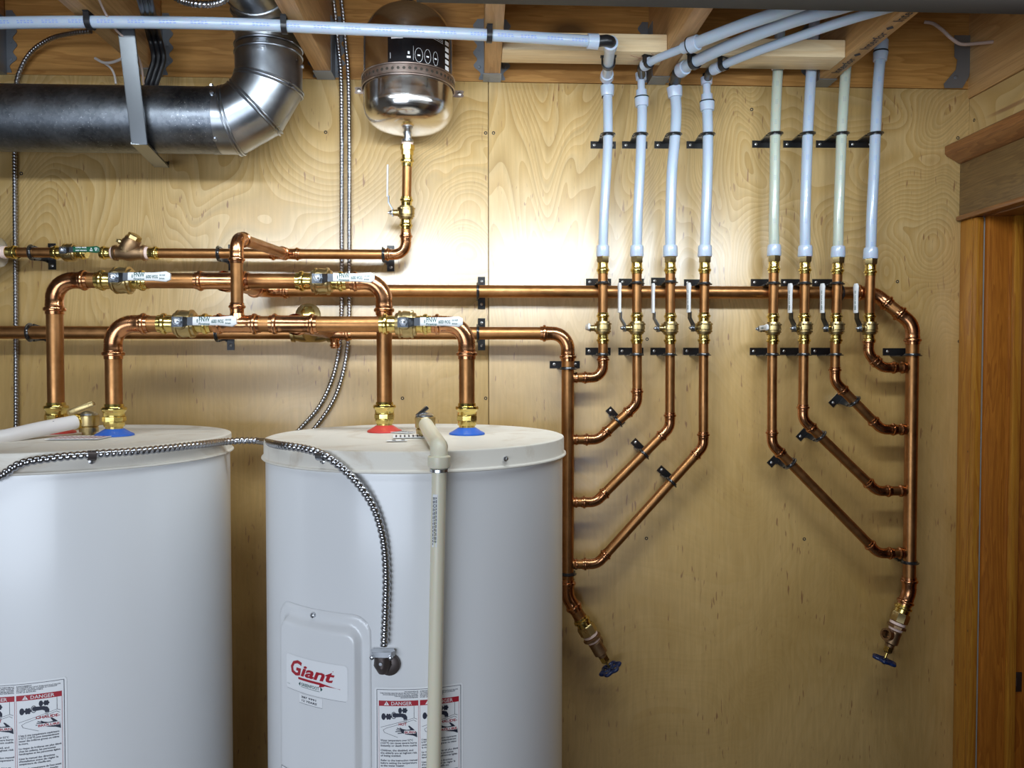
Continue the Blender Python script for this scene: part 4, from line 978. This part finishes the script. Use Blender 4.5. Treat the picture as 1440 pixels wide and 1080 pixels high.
# ------------------------------------------------------------------ plastic tubes along the ceiling
zq_ = ZT-.016
def tube_marks(path, Rp, e, side, m, every=.028, ln=.017):
    g = G(); acc = 0
    for q0, q1 in zip(path, path[1:]):
        acc += (q1-q0).length
        if acc > every:
            acc = 0; dd = (q1-q0).normalized(); sd = V(side).normalized(); lat = dd.cross(sd).normalized()
            mp = (lambda q0, dd, lat, sd: lambda u, v: q0+dd*u+(sd*cos(v/Rp)+lat*sin(v/Rp))*(Rp+.0003))(q0, dd, lat, sd)
            for r_ in range(2):
                for c_ in range(5): put_rect(g, mp, ln*c_/5, -.0010+.0036*r_, ln*c_/5+ln*(.10+.05*((c_+r_)%2)), .0012+.0036*r_, 1)
    g.obj('faint_print', m, e, kind='stuff')
def chain(pix, z, R): return smooth_path([PZ(x, y, z) for x, y in pix], 14)
t0 = chain([(-60, 33.5), (100, 31), (300, 33), (500, 41), (700, 50), (830, 58)], zq_, .0113)
e = empty('plastic_tube', t0[-1], 'long white plastic tube crossing under the joists in front of the duct and tank', 'tube', 'plastic tubes under the joists')
G().sweep(t0, .0116, 20).obj('tube', PEX, e); tube_marks(t0, .0116, e, (0, -1, -.1), PRINT, .045, .034)
dd = (t0[-1]-t0[-2]).normalized()
G().lathe(t0[-1]-dd*.006, dd, [(0, .0116), (.0005, .0150), (.022, .0158), (.0225, .0116)], 26).obj('crimp_ring', RING, e)
xq = P(853, 110, SBX).x; k0 = V((PZ(858, 60, zq_).x, t0[-1].y-.004, zq_)); kb = V((xq, -SBX, zq_-.001))
bp, t_ = bend_pts(k0, dd, (kb-k0), .013)
G().sweep([t0[-1]+dd*.010]+bp, .0115, 18).obj('elbow', BLACK_PL, e)
d2 = (kb-k0).normalized(); q = bp[-1]
G().lathe(q-d2*.001, d2, [(0, .0116), (.0005, .0156), (.022, .0148), (.0225, .0116)], 26).obj('crimp_ring', RING, e)
G().sweep([q+d2*.02, kb-d2*.03], .0115, 20).obj('tube', PEX, e)
G().lathe(kb-d2*.036, d2, [(0, .0116), (.0005, .0146), (.020, .0160), (.0205, .0116)], 26).obj('crimp_ring', RING, e)
g = G(); bp, _ = bend_pts(kb, d2, (0, 0, -1), .010); g.sweep(bp+[P(854, 117, SBX)], .0112, 18); g.obj('elbow', BLACK_PL, e)
def ceil_tube(pix, R, xw_, i, label, ring_r, pw, cpl=None):
    path = chain(pix, zq_, R); e = empty('plastic_tube', path[0], label, 'tube', 'plastic tubes under the joists')
    if cpl is None: G().sweep(path, R, 20).obj('tube', pw, e)
    else:
        m_ = cpl[0]; pa = [p for p in path if p.y >= PZ(*m_, zq_).y]; pb = [p for p in path if p.y < PZ(*m_, zq_).y]
        G().sweep(pa+[pb[0]], R, 20).obj('tube', pw, e); G().sweep([pa[-1]]+pb, cpl[1], 20).obj('tube', pw, e)
        c = PZ(*m_, zq_); d = (pb[0]-pa[-1]).normalized()
        G().lathe(c, -d, [(.0012, R), (.0013, R*1.5), (.018, R*1.4), (.0185, R)], 24).obj('crimp_ring', RING, e); G().lathe(c, d, [(.0012, cpl[1]), (.0013, cpl[1]*1.36), (.021, cpl[1]*1.26), (.0215, cpl[1])], 24).obj('crimp_ring', RING, e)
        G().lathe(c, d, [(-.001, R), (-.001, cpl[1]*1.4), (.001, cpl[1]*1.4), (.001, R)], 24).obj('flange', BLACK_PL, e)
        tube_marks(pb, cpl[1], e, (.25, -1, -.3), PRINT, .045, .034)
    d = (path[1]-path[0]).normalized()
    G().lathe(path[0]-d*.002, d, [(0, R), (.0005, ring_r*.98), (.004, ring_r*1.05), (.022, ring_r*.96), (.0225, R)], 26).obj('crimp_ring', RING, e)
    # black elbow down to the upright tube
    g = G(); low = P(*xw_, SBX); bp, _ = bend_pts(V((low.x, low.y, zq_)) if False else path[0]-d*.012, -d, (low-(path[0]-d*.012)), .010); g.sweep([path[0]]+bp+[low], R*.98, 16); g.obj('elbow', BLACK_PL, e)
    return path
pA = ceil_tube([(906, 92), (925, 82), (962, 67), (1010, 48), (1050, 33), (1100, 16), (1160, -6), (1215, -28)], .0086, (902.5, 108), 1, 'white tube fanning across the ceiling with a ring joint and blue print', .0125, PEX, ((970, 64), .0122))
pB_ = ceil_tube([(957, 99), (975, 88), (1010, 71), (1060, 50), (1120, 28), (1190, 8), (1260, -12)], .0125, (949, 118), 2, 'thick plain white tube fanning across the ceiling, middle of the three', .0165, PEX)
pC = ceil_tube([(1003, 98), (1025, 88), (1060, 74), (1110, 56), (1180, 32), (1260, 8), (1330, -12)], .0095, (995, 111), 3, 'thin plain white tube crossing the stamped joist, lowest of the three', .0125, PEX)
def joist_clip(c, d, R, label):
    d = V(d).normalized(); lat = d.cross(V((0, 0, 1))).normalized(); e = empty('tube_clip', V(c)+V((0, 0, R)), label, 'clip', 'black clips under the joists')
    g = G(); n = 16
    ring = [[c+(lat*cos(a)+V((0, 0, 1))*sin(a))*rr+d*t for rr, t in ((R+.0003, -.0055), (R+.0035, -.0055), (R+.0035, .0055), (R+.0003, .0055))] for a in [pi*.92+pi*1.16*i/n for i in range(n+1)]]
    g.rings(ring); g.obj('hook', BLACK_PL, e)
    g = G(); zt_ = ZT-.0003
    for sx in (-1, 1):
        a0 = c+lat*(sx*(R+.0018)); g.prism([a0-lat*.002-d*.0055, a0+lat*.002-d*.0055, a0+lat*.002+d*.0055, a0-lat*.002+d*.0055], (0, 0, 1), zt_-a0.z)
    A4 = [V((c.x, c.y, zt_-.0018))+lat*(sx*(R+.006))+d*(sd*.0055) for sx, sd in ((-1, -1), (1, -1), (1, 1), (-1, 1))]
    g.prism(A4, (0, 0, 1), .0018)
    bmesh.ops.remove_doubles(g.bm, verts=g.bm.verts, dist=1e-6)
    g.obj('legs', BLACK_PL, e, kind='stuff')
def nearest(path, px, py): t = PZ(px, py, zq_); i = min(range(len(path)-1), key=lambda i: (path[i]-t).length); return path[i], path[i+1]-path[i]
for path, px, py, R, lbl in ((t0, 127, 33, .0118, 'black clip on the long tube in front of the duct hanger'), (t0, 405, 38, .0118, 'black clip on the long tube beside the duct elbow'), (t0, 691, 49, .0118, 'black clip on the long tube beside the steel tank'),
                         (pA, 912, 89, .0088, 'black clip on the printed fanning tube near its elbow'), (pB_, 976, 87, .0127, 'black clip on the thickest fanning tube near its elbow'), (pC, 1017, 91, .0097, 'black clip on the thinnest fanning tube near its elbow')):
    c, d = nearest(path, px, py); joist_clip(c, d, R, lbl)
cc = V((xq+(k0.x-xq)*.45, -SBX-(k0.y+SBX)*-.45, zq_)); joist_clip(cc, (xq-k0.x, -SBX-k0.y, 0), .0118, 'black clip between the two elbows of the long tube')

# ------------------------------------------------------------------ duct
RD = .0700; SD = .165
cx = P(378, 80, SD).x; zd = (P(20, 171, SD).z+P(300, 165, SD).z)/2
rho = .109; O = V((cx-rho, -SD, zd+rho))
def ang(ph): return O+V((sin(ph), 0, -cos(ph)))*(rho/cos(R_(15)))
vx_ = [ang(R_(a)) for a in (15, 45, 75)]
zt_ = ZT+.098
e = empty('duct', (P(0, 170, SD).x, -SD, zd-RD), 'round galvanized duct below the joists, with segmented elbow turning up', 'duct')
def ring_plane(c, n, R, along):             # miter ring of the duct at a cut plane
    pts = []; d = V(along).normalized(); up = V((0, 1, 0)); x = d.cross(up).normalized(); y = d.cross(x).normalized(); n = V(n).normalized()
    for i in range(48):
        a = 2*pi*i/48; r = (x*cos(a)+y*sin(a))*R; r = r-d*(r.dot(n)/d.dot(n)); pts.append(V(c)+r)
    return pts
start = V((P(-260, 170, SD).x, -SD, zd)); mid = V((P(298, 165, SD).x, -SD, zd))
path = [start, mid]+vx_+[V((cx, -SD, zd+rho+.03))]
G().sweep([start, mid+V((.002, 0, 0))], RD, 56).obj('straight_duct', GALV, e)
g = G(); g.rings([[mid+V((dx, cos(a)*r, sin(a)*r)) for a in [2*pi*i/48 for i in range(48)]] for dx, r in ((0, RD+.0002), (0, RD+.0012), (.02, RD+.0012))], caps=False); g.obj('sleeve_edge', GALV, e)
segs = [mid]+vx_+[V((cx, -SD, ZT-.0))]
def gore(a, b, na, nb):
    d = (b-a).normalized(); return [ring_plane(a, na, RD+.0008, d), ring_plane(b, nb, RD+.0008, d)]
dirs = [(segs[i+1]-segs[i]).normalized() for i in range(len(segs)-1)]
norms = [dirs[0]]+[(dirs[i]+dirs[i+1]).normalized() for i in range(len(dirs)-1)]+[dirs[-1]]
for i in range(len(segs)-1):
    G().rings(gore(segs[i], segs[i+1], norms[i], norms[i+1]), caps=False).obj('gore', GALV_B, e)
for i in range(1, len(segs)-1):
    for off in (-.004, .003):
        rp_ = ring_plane(segs[i]+norms[i]*off, norms[i], RD+.0012, dirs[i-1] if off < 0 else dirs[i]); G().sweep(rp_, [.0026]*48, 8, closed=True).obj('seam_bead', GALV_B, e)
# upper adjustable elbow that turns into the joist bay towards the room
u0 = V((cx, -SD, ZT-.0)); r2 = .095; O2 = V((cx, -SD-r2, ZT+.012))
def ang2(ph): return O2+V((0, cos(ph), sin(ph)))*(r2/cos(R_(15)))
up_pts = [u0]+[ang2(R_(a)) for a in (15, 45, 75)]+[V((cx-.012, -SD-r2-.05, O2.z+r2)), V((cx-.03, -1.7, O2.z+r2))]
G().sweep(up_pts, RD-.001, 48).obj('upper_elbow', GALV_B, e)
dv = [(up_pts[i+1]-up_pts[i]).normalized() for i in range(len(up_pts)-1)]
for i in (1, 2, 3):
    n_ = (dv[i-1]+dv[i]).normalized()
    d = dv[i-1]; x = V((1, 0, 0)); y = d.cross(x).normalized(); pr_ = []
    for k_ in range(48):
        a = 2*pi*k_/48; r = (x*cos(a)+y*sin(a))*(RD+.0005); r = r-d*(r.dot(n_)/d.dot(n_)); pr_.append(up_pts[i]+r)
    G().sweep(pr_, [.003]*48, 8, closed=True).obj('seam_bead', GALV_B, e)
for dz in (-.012, .004): G().torus(u0+V((0, 0, dz)), (0, 0, 1), RD+.0005, .0028, 48).obj('seam_bead', GALV_B, e)
for px, py in ((295, 119), (299, 192), (371, 69), (425, 86), (304, 138)):
    d_ = ray(px, py); 
    c = P(px, py, SD+RD*.9 if px in (299, 371) else SD+.03)
    if px < 320: a = math.asin(max(-1, min(1, (c.z-zd)/RD))); c = V((c.x, -SD-cos(a)*RD, zd+sin(a)*RD)); nn = V((0, -cos(a), sin(a)))
    else: a = math.asin(max(-1, min(1, (c.x-cx)/RD))); c = V((cx+sin(a)*RD, -SD-cos(a)*RD, c.z)); nn = V((sin(a), -cos(a), 0))
    G().lathe(c+nn*.001, nn, [(0, .0045), (.004, .004), (.0045, .001)], 6).obj('screw', STEEL, e)
for px, py in ((367, 112), (362, 119), (357, 127)):
    d_ = dirs[2]; c = P(px, py, SD+RD*.97); G().lathe(c, (0.1, -1, .1), [(0, .0028), (.0012, .002), (.0015, .001)], 8).obj('rivet', STEEL, e)
# hanger strap round the duct
e = empty('duct_hanger', (P(185, 60, .2).x, -.25, ZT), 'bent sheet-metal strap hanging from a joist and passing in front of the duct', 'hanger')
w2 = .0165; sF = SD+RD+.004
A0 = PZ(176, 57, ZT-.006); A1 = P(182, 64, sF+.035); A2 = P(196, 201, sF); A3 = P(213, 228, SD-.02)
A0 = V((A1.x-.004, -sF-.055, ZT-.001)); A2 = V((A2.x, -sF, zd-RD-.004)); A1 = V((A1.x, -sF-.050, ZT-.010)); A3 = V((P(226, 222, .07).x-.004, -.055, zd-RD-.0045))
g = G(); ppts = [A0+V((-.03, .01, 0)), A0, A1, A2, A3, A3+V((0, .004, .014))]
for a_, b_ in zip(ppts, ppts[1:]):
    d = (b_-a_).normalized(); lat = V((1, 0, 0)); lat = (lat-d*lat.dot(d)).normalized(); nn = lat.cross(d).normalized()
    g.prism([a_-lat*w2, b_-lat*w2, b_+lat*w2, a_+lat*w2], nn, .0012)
    g.prism([a_-lat*w2, b_-lat*w2, b_-lat*(w2-.0015), a_-lat*(w2-.0015)], nn, .004); g.prism([a_+lat*(w2-.0015), b_+lat*(w2-.0015), b_+lat*w2, a_+lat*w2], nn, .004)
g.obj('strap', GALV_STRAP, e)
# ------------------------------------------------------------------ grey armoured cables
S1 = .012
arm = armored([P(x, y, s) for x, y, s in ((128, 44, .10), (100, 47, .08), (70, 55, .05), (45, 72, .03), (30, 95, .018), (22.5, 122, S1), (20.5, 180, S1), (21, 300, S1), (22, 450, S1), (22.5, 620, S1), (23, 1000, S1))], .0046, ARMOR_DK, 'armored_cable', 'single grey armoured cable running down the wall behind the duct and far heater', group='armoured cables')
c1 = [(462, -40, .05), (469, 0, .03), (475, 60, .014), (479.5, 110, S1), (480.5, 200, S1), (480.5, 300, S1), (480.5, 400, S1), (480, 450, S1), (477, 490, S1), (468, 530, S1), (450, 570, S1), (420, 605, S1), (385, 640, S1)]
c2 = [(472, -40, .05), (480, 0, .03), (486, 60, .014), (490, 110, S1), (491.3, 200, S1), (491.3, 300, S1), (491.3, 400, S1), (491, 450, S1), (488.5, 490, S1), (481, 530, S1), (467, 567, S1), (441, 604, S1), (410, 636, S1)]
armored([P(*p) for p in c1], .0050, ARMOR, 'armored_cable', 'grey armoured cable of the pair farther from the steel tank', group='armoured cables')
armored([P(*p) for p in c2], .0050, ARMOR, 'armored_cable', 'grey armoured cable of the pair right beside the steel tank', group='armoured cables')
# cable draped over the heaters
th0_, z0_ = hit(T1, -40, 688, RT+.0085)
drape = [tp(T1, th0_-a, z0_-b, RT+.0085) for a, b in ((.52, .62), (.50, .42), (.42, .22), (.24, .07))]
for x, y in ((-40, 688), (0, 670), (30, 652), (75, 644), (130, 639), (200, 634), (275, 626), (318, 621)):
    th, z = hit(T1, x, y, RT+.0085); drape.append(tp(T1, th, z, RT+.0085))
drape += [P(345, 619.5, .44), P(368, 620.5, .45)]
for x, y in ((390, 625.5), (427, 631), (455, 640), (480, 657), (505, 682), (525, 712), (537, 747), (542, 780), (543.5, 820), (542, 870), (540.5, 908)):
    rr = RT+.0075 if y < 690 else RB+.0085; th, z = hit(T2, x, y, rr); drape.append(tp(T2, th, z, rr))
armored(drape, .0058, ARMOR, 'armored_cable', 'shiny armoured cable draped over both heater lids and down the front', pitch=.0088, seg=12, group='armoured cables')
for T, e_, px, py in ((T1, H1, 129, 640), (T2, H2, 453, 641)):
    th, z = hit(T, px, py, RT+.006); p = tp(T, th, z, RT+.0085); tg = V((cos(th), sin(th), -.06)).normalized()
    c_ = empty('cable_strap', p, 'small steel strap fixing the draped cable to the %s heater lid' % ('far' if T is T1 else 'near'), 'clip', 'straps of the draped cable')
    G().lathe(p-tg*.006, tg, [(0, .0063), (0, .0076), (.012, .0076), (.012, .0063)], 18, caps=False).obj('band', DARK_STEEL if T is T1 else STEEL, c_)
# connector and knockout on the near heater
th, z = hit(T2, 540, 915); dn = V((sin(th), -cos(th), 0)); lat = V((cos(th), sin(th), 0))
c_ = empty('cable_connector', tp(T2, th, z-.03, RB), 'dark elbow cable connector with zinc clamp on the near heater front', 'connector')
pc = tp(T2, th, z, RB+.0085)
g = G(); pl = [(-.019, 0), (-.015, .008), (-.006, .0095), (.006, .0095), (.015, .008), (.019, 0), (.015, -.008), (-.015, -.008)]
g.prism([pc+lat*a+dn*b+V((0, 0, -.004)) for a, b in pl], (0, 0, 1), .008); 
for sx in (-1, 1): g.lathe(pc+lat*(.014*sx)+dn*.006+V((0, 0, -.004)), dn, [(0, .0035), (.005, .0035), (.006, .002)], 8)
g.obj('clamp_bar', STEEL, c_)
g = G(); g.sweep([pc+V((0, 0, -.004)), pc+V((0, 0, -.018)), pc+V((0, 0, -.030))-dn*.003], [.0125, .0135, .008], 18); g.obj('elbow_body', DARK_STEEL, c_)
q = tp(T2, th+.033, z-.020, RB); g = G(); g.lathe(q, dn, [(0, .0170), (.005, .0165), (.008, .012), (.0085, .004)], 24); g.obj('cap', DARK_STEEL, c_)
G().lathe(pc+V((0, 0, -.012))+dn*.0127, dn, [(0, .003), (.002, .0025)], 8).obj('screw', STEEL, c_)

# ------------------------------------------------------------------ relief valves and their discharge pipes
def relief(px, s, px_end, lab):
    x = P(px, 600, s).x; p = V((x, -s, TZ-.0015)); e = empty('relief_valve', p, lab, 'valve', 'brass relief valves')
    G().lathe(p, (0, 0, 1), [(0, .012), (.006, .012), (.006, .0165), (.014, .0170), (.016, .0155), (.018, .0185), (.036, .0190), (.0375, .0165)], 24).obj('body', BRASS_DULL, e)
    G().lathe(p+V((0, 0, .0376)), (0, 0, 1), [(0, .0155), (.003, .0150), (.006, .0110), (.008, .005)], 20).obj('bonnet', STEEL, e)
    return e, p
e, pv = relief(598, .47, 0, 'relief valve with grey test lever in the middle of the near heater top')
g = G(); M_ = Matrix.Translation(pv+V((-.006, -.002, .046))) @ Euler((0, R_(-38), R_(20))).to_matrix().to_4x4(); g.box((-.012, -.0045, -.003), (.014, .0045, .0035), M=M_, bev=.001); g.box((-.014, -.006, -.0045), (-.006, .006, .0005), M=M_, bev=.001)
g.obj('test_lever', GALV_STRAP, e)
dp = empty('discharge_pipe', (P(617, 700, .735).x, -.736, .15), 'cream plastic discharge pipe bending over the near heater rim and down its front', 'pipe')
q0 = pv+V((.002, -.014, .024)); xk = P(617.5, 640, .738).x; q1 = V((xk, -.737, P(617, 629, .737).z))
mid_ = q0.lerp(q1, .86); 
G().sweep(smooth_path([q0, q0.lerp(q1, .5), q1+V((-.001, .020, .0)), ], 8)+[q1+V((0, .010, -.001))], .0128, 22).obj('sloping_pipe', CPVC, dp)
bp, _ = bend_pts(q1, (q1-q0), (0, 0, -1), .016); G().sweep(bp+[q1+V((0, 0, -.024))], .0131, 22).obj('elbow', CPVC, dp)
zk = P(617, 640, .737).z
G().lathe((q1.x, q1.y, zk), (0, 0, -1), [(0, .0135), (.002, .0170), (.014, .0172), (.018, .0160), (.0195, .013)], 28).obj('coupling', CPVC, dp)
G().lathe((q1.x, q1.y, zk-.0195), (0, 0, -1), [(0, .0125), (.001, .0140), (.005, .0140), (.006, .012)], 24).obj('collar', STEEL, dp)
G().sweep([(q1.x, q1.y, zk-.02), (q1.x-.0287, q1.y, .15)], .0108, 24).obj('upright_pipe', CPVC, dp)
g = G(); zz0 = P(612, 696, .75).z; q1 = q1+V((-.0014, 0, 0))
def pm(u, v): a = -.32+v/.0119; return V((q1.x-u*.02+sin(a)*.0112, q1.y-cos(a)*.0112, zz0-u))
put_rect(g, pm, 0, -.0050, .078, .0035, 1); lb2 = g.obj('sticker', PAPER, dp)
g = G()
def pm2(u, v): a = -.32+v/.0119; return V((q1.x-u*.02+sin(a)*.0114, q1.y-cos(a)*.0114, zz0-u))
rnd = random.Random(5)
for r_ in range(3):
    u = .004
    while u < .072: l_ = rnd.uniform(.002, .005); put_rect(g, pm2, u, -.0042+.0026*r_, u+l_, -.0030+.0026*r_, 1); u += l_+.0013
g.obj('small_print', INK, lb2, kind='stuff')
e, pv1 = relief(125, .40, 0, 'relief valve with tilted brass test lever on the far heater')
g = G(); M_ = Matrix.Translation(pv1+V((-.010, -.004, .052))) @ Euler((0, R_(-22), R_(10))).to_matrix().to_4x4(); g.box((-.022, -.007, -.0045), (.022, .007, .0045), M=M_, bev=.001)
for sx in (-.013, .013): g.lathe(M_ @ V((sx, -.006, 0)), (0, -1, 0), [(0, .002), (.001, .002)], 8)
g.obj('test_lever', BRASS_DULL, e)
w0 = pv1+V((-.016, -.008, .026)); w1 = P(0, 616, .53); w2_ = P(-120, 640, .62)
G().lathe(w0+(w1-w0).normalized()*-.004, (w1-w0), [(0, .0145), (.006, .0150), (.010, .0150), (.010, .012)], 22).obj('outlet', BRASS, e)
dp = empty('discharge_pipe', w0, 'white discharge pipe lying low across the far heater lid towards the picture edge', 'pipe')
G().sweep(smooth_path([w0+(w1-w0).normalized()*.002, w0.lerp(w1, .5)+V((0, 0, .001)), w1, w2_], 8), .0132, 24).obj('pipe', CPVC_W, dp)
g = G(); a_, b_ = w0.lerp(w1, .28), w0.lerp(w1, .78); dd = (b_-a_).normalized(); sd = V((.1, -.75, .66)); sd = (sd-dd*sd.dot(dd)).normalized(); lt = dd.cross(sd)
mq = lambda rr: (lambda u, v: a_+dd*u+(sd*cos(v/.0133)+lt*sin(v/.0133))*rr)
put_rect(g, mq(.0136), 0, -.003, (b_-a_).length, .003, 4); s3 = g.obj('sticker', PAPER, dp)
g = G(); u = .01
while u < (b_-a_).length-.01: l_ = rnd.uniform(.002, .006); [put_rect(g, mq(.0138), u, v_, u+l_*.8, v_+.0010, 1) for v_ in (-.0016, .0008)]; u += l_+.002
g.obj('small_print', INK, s3, kind='stuff')
# paper tags on the lids
def tag(name, label, c, L, W, rz, lines, red=False):
    e = empty(name, V((c.x, c.y, TZ)), label, 'tag'); M_ = Matrix.Translation(V((c.x, c.y, TZ+.0008))) @ Matrix.Rotation(rz, 4, 'Z')
    g = G(); g.box((-L/2, -W/2, -.0006), (L/2, W/2, .0004), M=M_); g.obj('card', PAPER, e)
    g = G(); mp = lambda u, v: M_ @ V((u, v, .0007))
    for i in range(lines):
        x = -L/2+L*(i+.6)/(lines+.2); put_rect(g, mp, x, -W*.42, x+L/lines*.34, W*.42, 2)
    g.obj('print', RED if red else INK, e, kind='stuff')
TL = PZ(580, 614, TZ); tag('paper_tag', 'white printed tag lying under the relief valve, on the near lid', TL, .07, .05, .1, 9)
TL = PZ(566, 608, TZ); tag('paper_tag', 'narrow white printed tag between red cap and relief valve', TL, .05, .03, -.55, 7)
TL = PZ(558, 620, TZ); tag('paper_tag', 'small curled paper scrap on the near lid in front of the red cap', TL, .035, .016, .2, 2)
TL = PZ(112, 616, TZ); tag('paper_tag', 'red-striped paper tag beside the blue cap on the far lid', TL, .09, .06, .05, 11, True)

# ------------------------------------------------------------------ loose wires and the fixture under the ceiling
def wire(name, label, pts, R, m, group=None):
    G().sweep(smooth_path(pts, 8), R, 10).obj(name, m, None, label=label, cat='wire', group=group)
for i, (dx, lbl) in enumerate(((2, 'thick black cable of the bundle dropping behind the duct, nearest its hanger'), (9, 'thick black cable in the middle of the bundle behind the duct'), (16, 'thick black cable of the bundle behind the duct, nearest the duct elbow'))):
    wire('black_cable', lbl, [PZ(188+dx, -30, ZT-.01), PZ(196+dx, 5, ZT-.012), P(206+dx, 45, .12), P(214+dx, 80, .09), P(208+dx, 105, .08), P(203+dx, 125, .07), P(203+dx, 170, .03)], .0058, BLACK_CABLE, 'black cables behind the duct')
wire('thin_wire', 'thin brown wire looping past the duct hanger into the joist bay', [PZ(132, -20, ZT-.006), PZ(145, 12, ZT-.006), P(163, 42, .30), P(185, 62, .26), P(198, 90, .15), P(202, 118, .09)], .0022, PINK_WIRE)
wire('white_wire', 'short white wire loop against the rim board behind the duct hanger', [P(134, 82, .03), P(146, 88, .04), P(160, 87, .05), P(175, 80, .06), P(185, 70, .03)], .0032, WHITE_WIRE, 'white wires')
wire('white_wire', 'short white wire dropping from the loop behind the duct hanger', [P(146, 88, .03), P(156, 96, .03), P(161, 106, .02), P(163, 118, .02)], .0026, WHITE_WIRE, 'white wires')
armored([PZ(x, y, ZT+.02+abs(i-3)*.012) for i, (x, y) in enumerate(((238, -22), (245, -6), (258, 2), (280, 6), (302, 5), (318, -2), (330, -22)))], .0062, ARMOR, 'armored_cable', 'shiny armoured cable sagging between joists above the long tube', group='armoured cables')
wire('pale_wire', 'pale wire curving across the dark joist bay to a hole in the side joist', [P(1300, 31, .05), P(1312, 33, .06), P(1325, 42, .08), P(1338, 54, .09), P(1352, 62, .09), P(1375, 61, .09), PX(1396, 59, XW-.004)], .0040, PINK_WIRE)
e = empty('light_fixture', (.62, -.66, ZC+.60), 'dark edge of a metal light housing across the top of the picture', 'fixture')
fa = P(676, 6, .66); fb = P(1330, 9, .66)
G().box((fa.x-.1, -.82, fa.z), (XW-.03, -.66, fa.z+.035), bev=.002).obj('housing', HOUSING, e)
for x in (fa.x+.1, XW-.25): G().sweep([(x, -.74, fa.z+.035), (x, -.74, ZT)], .002, 8).obj('hanging_rod', STEEL, e)
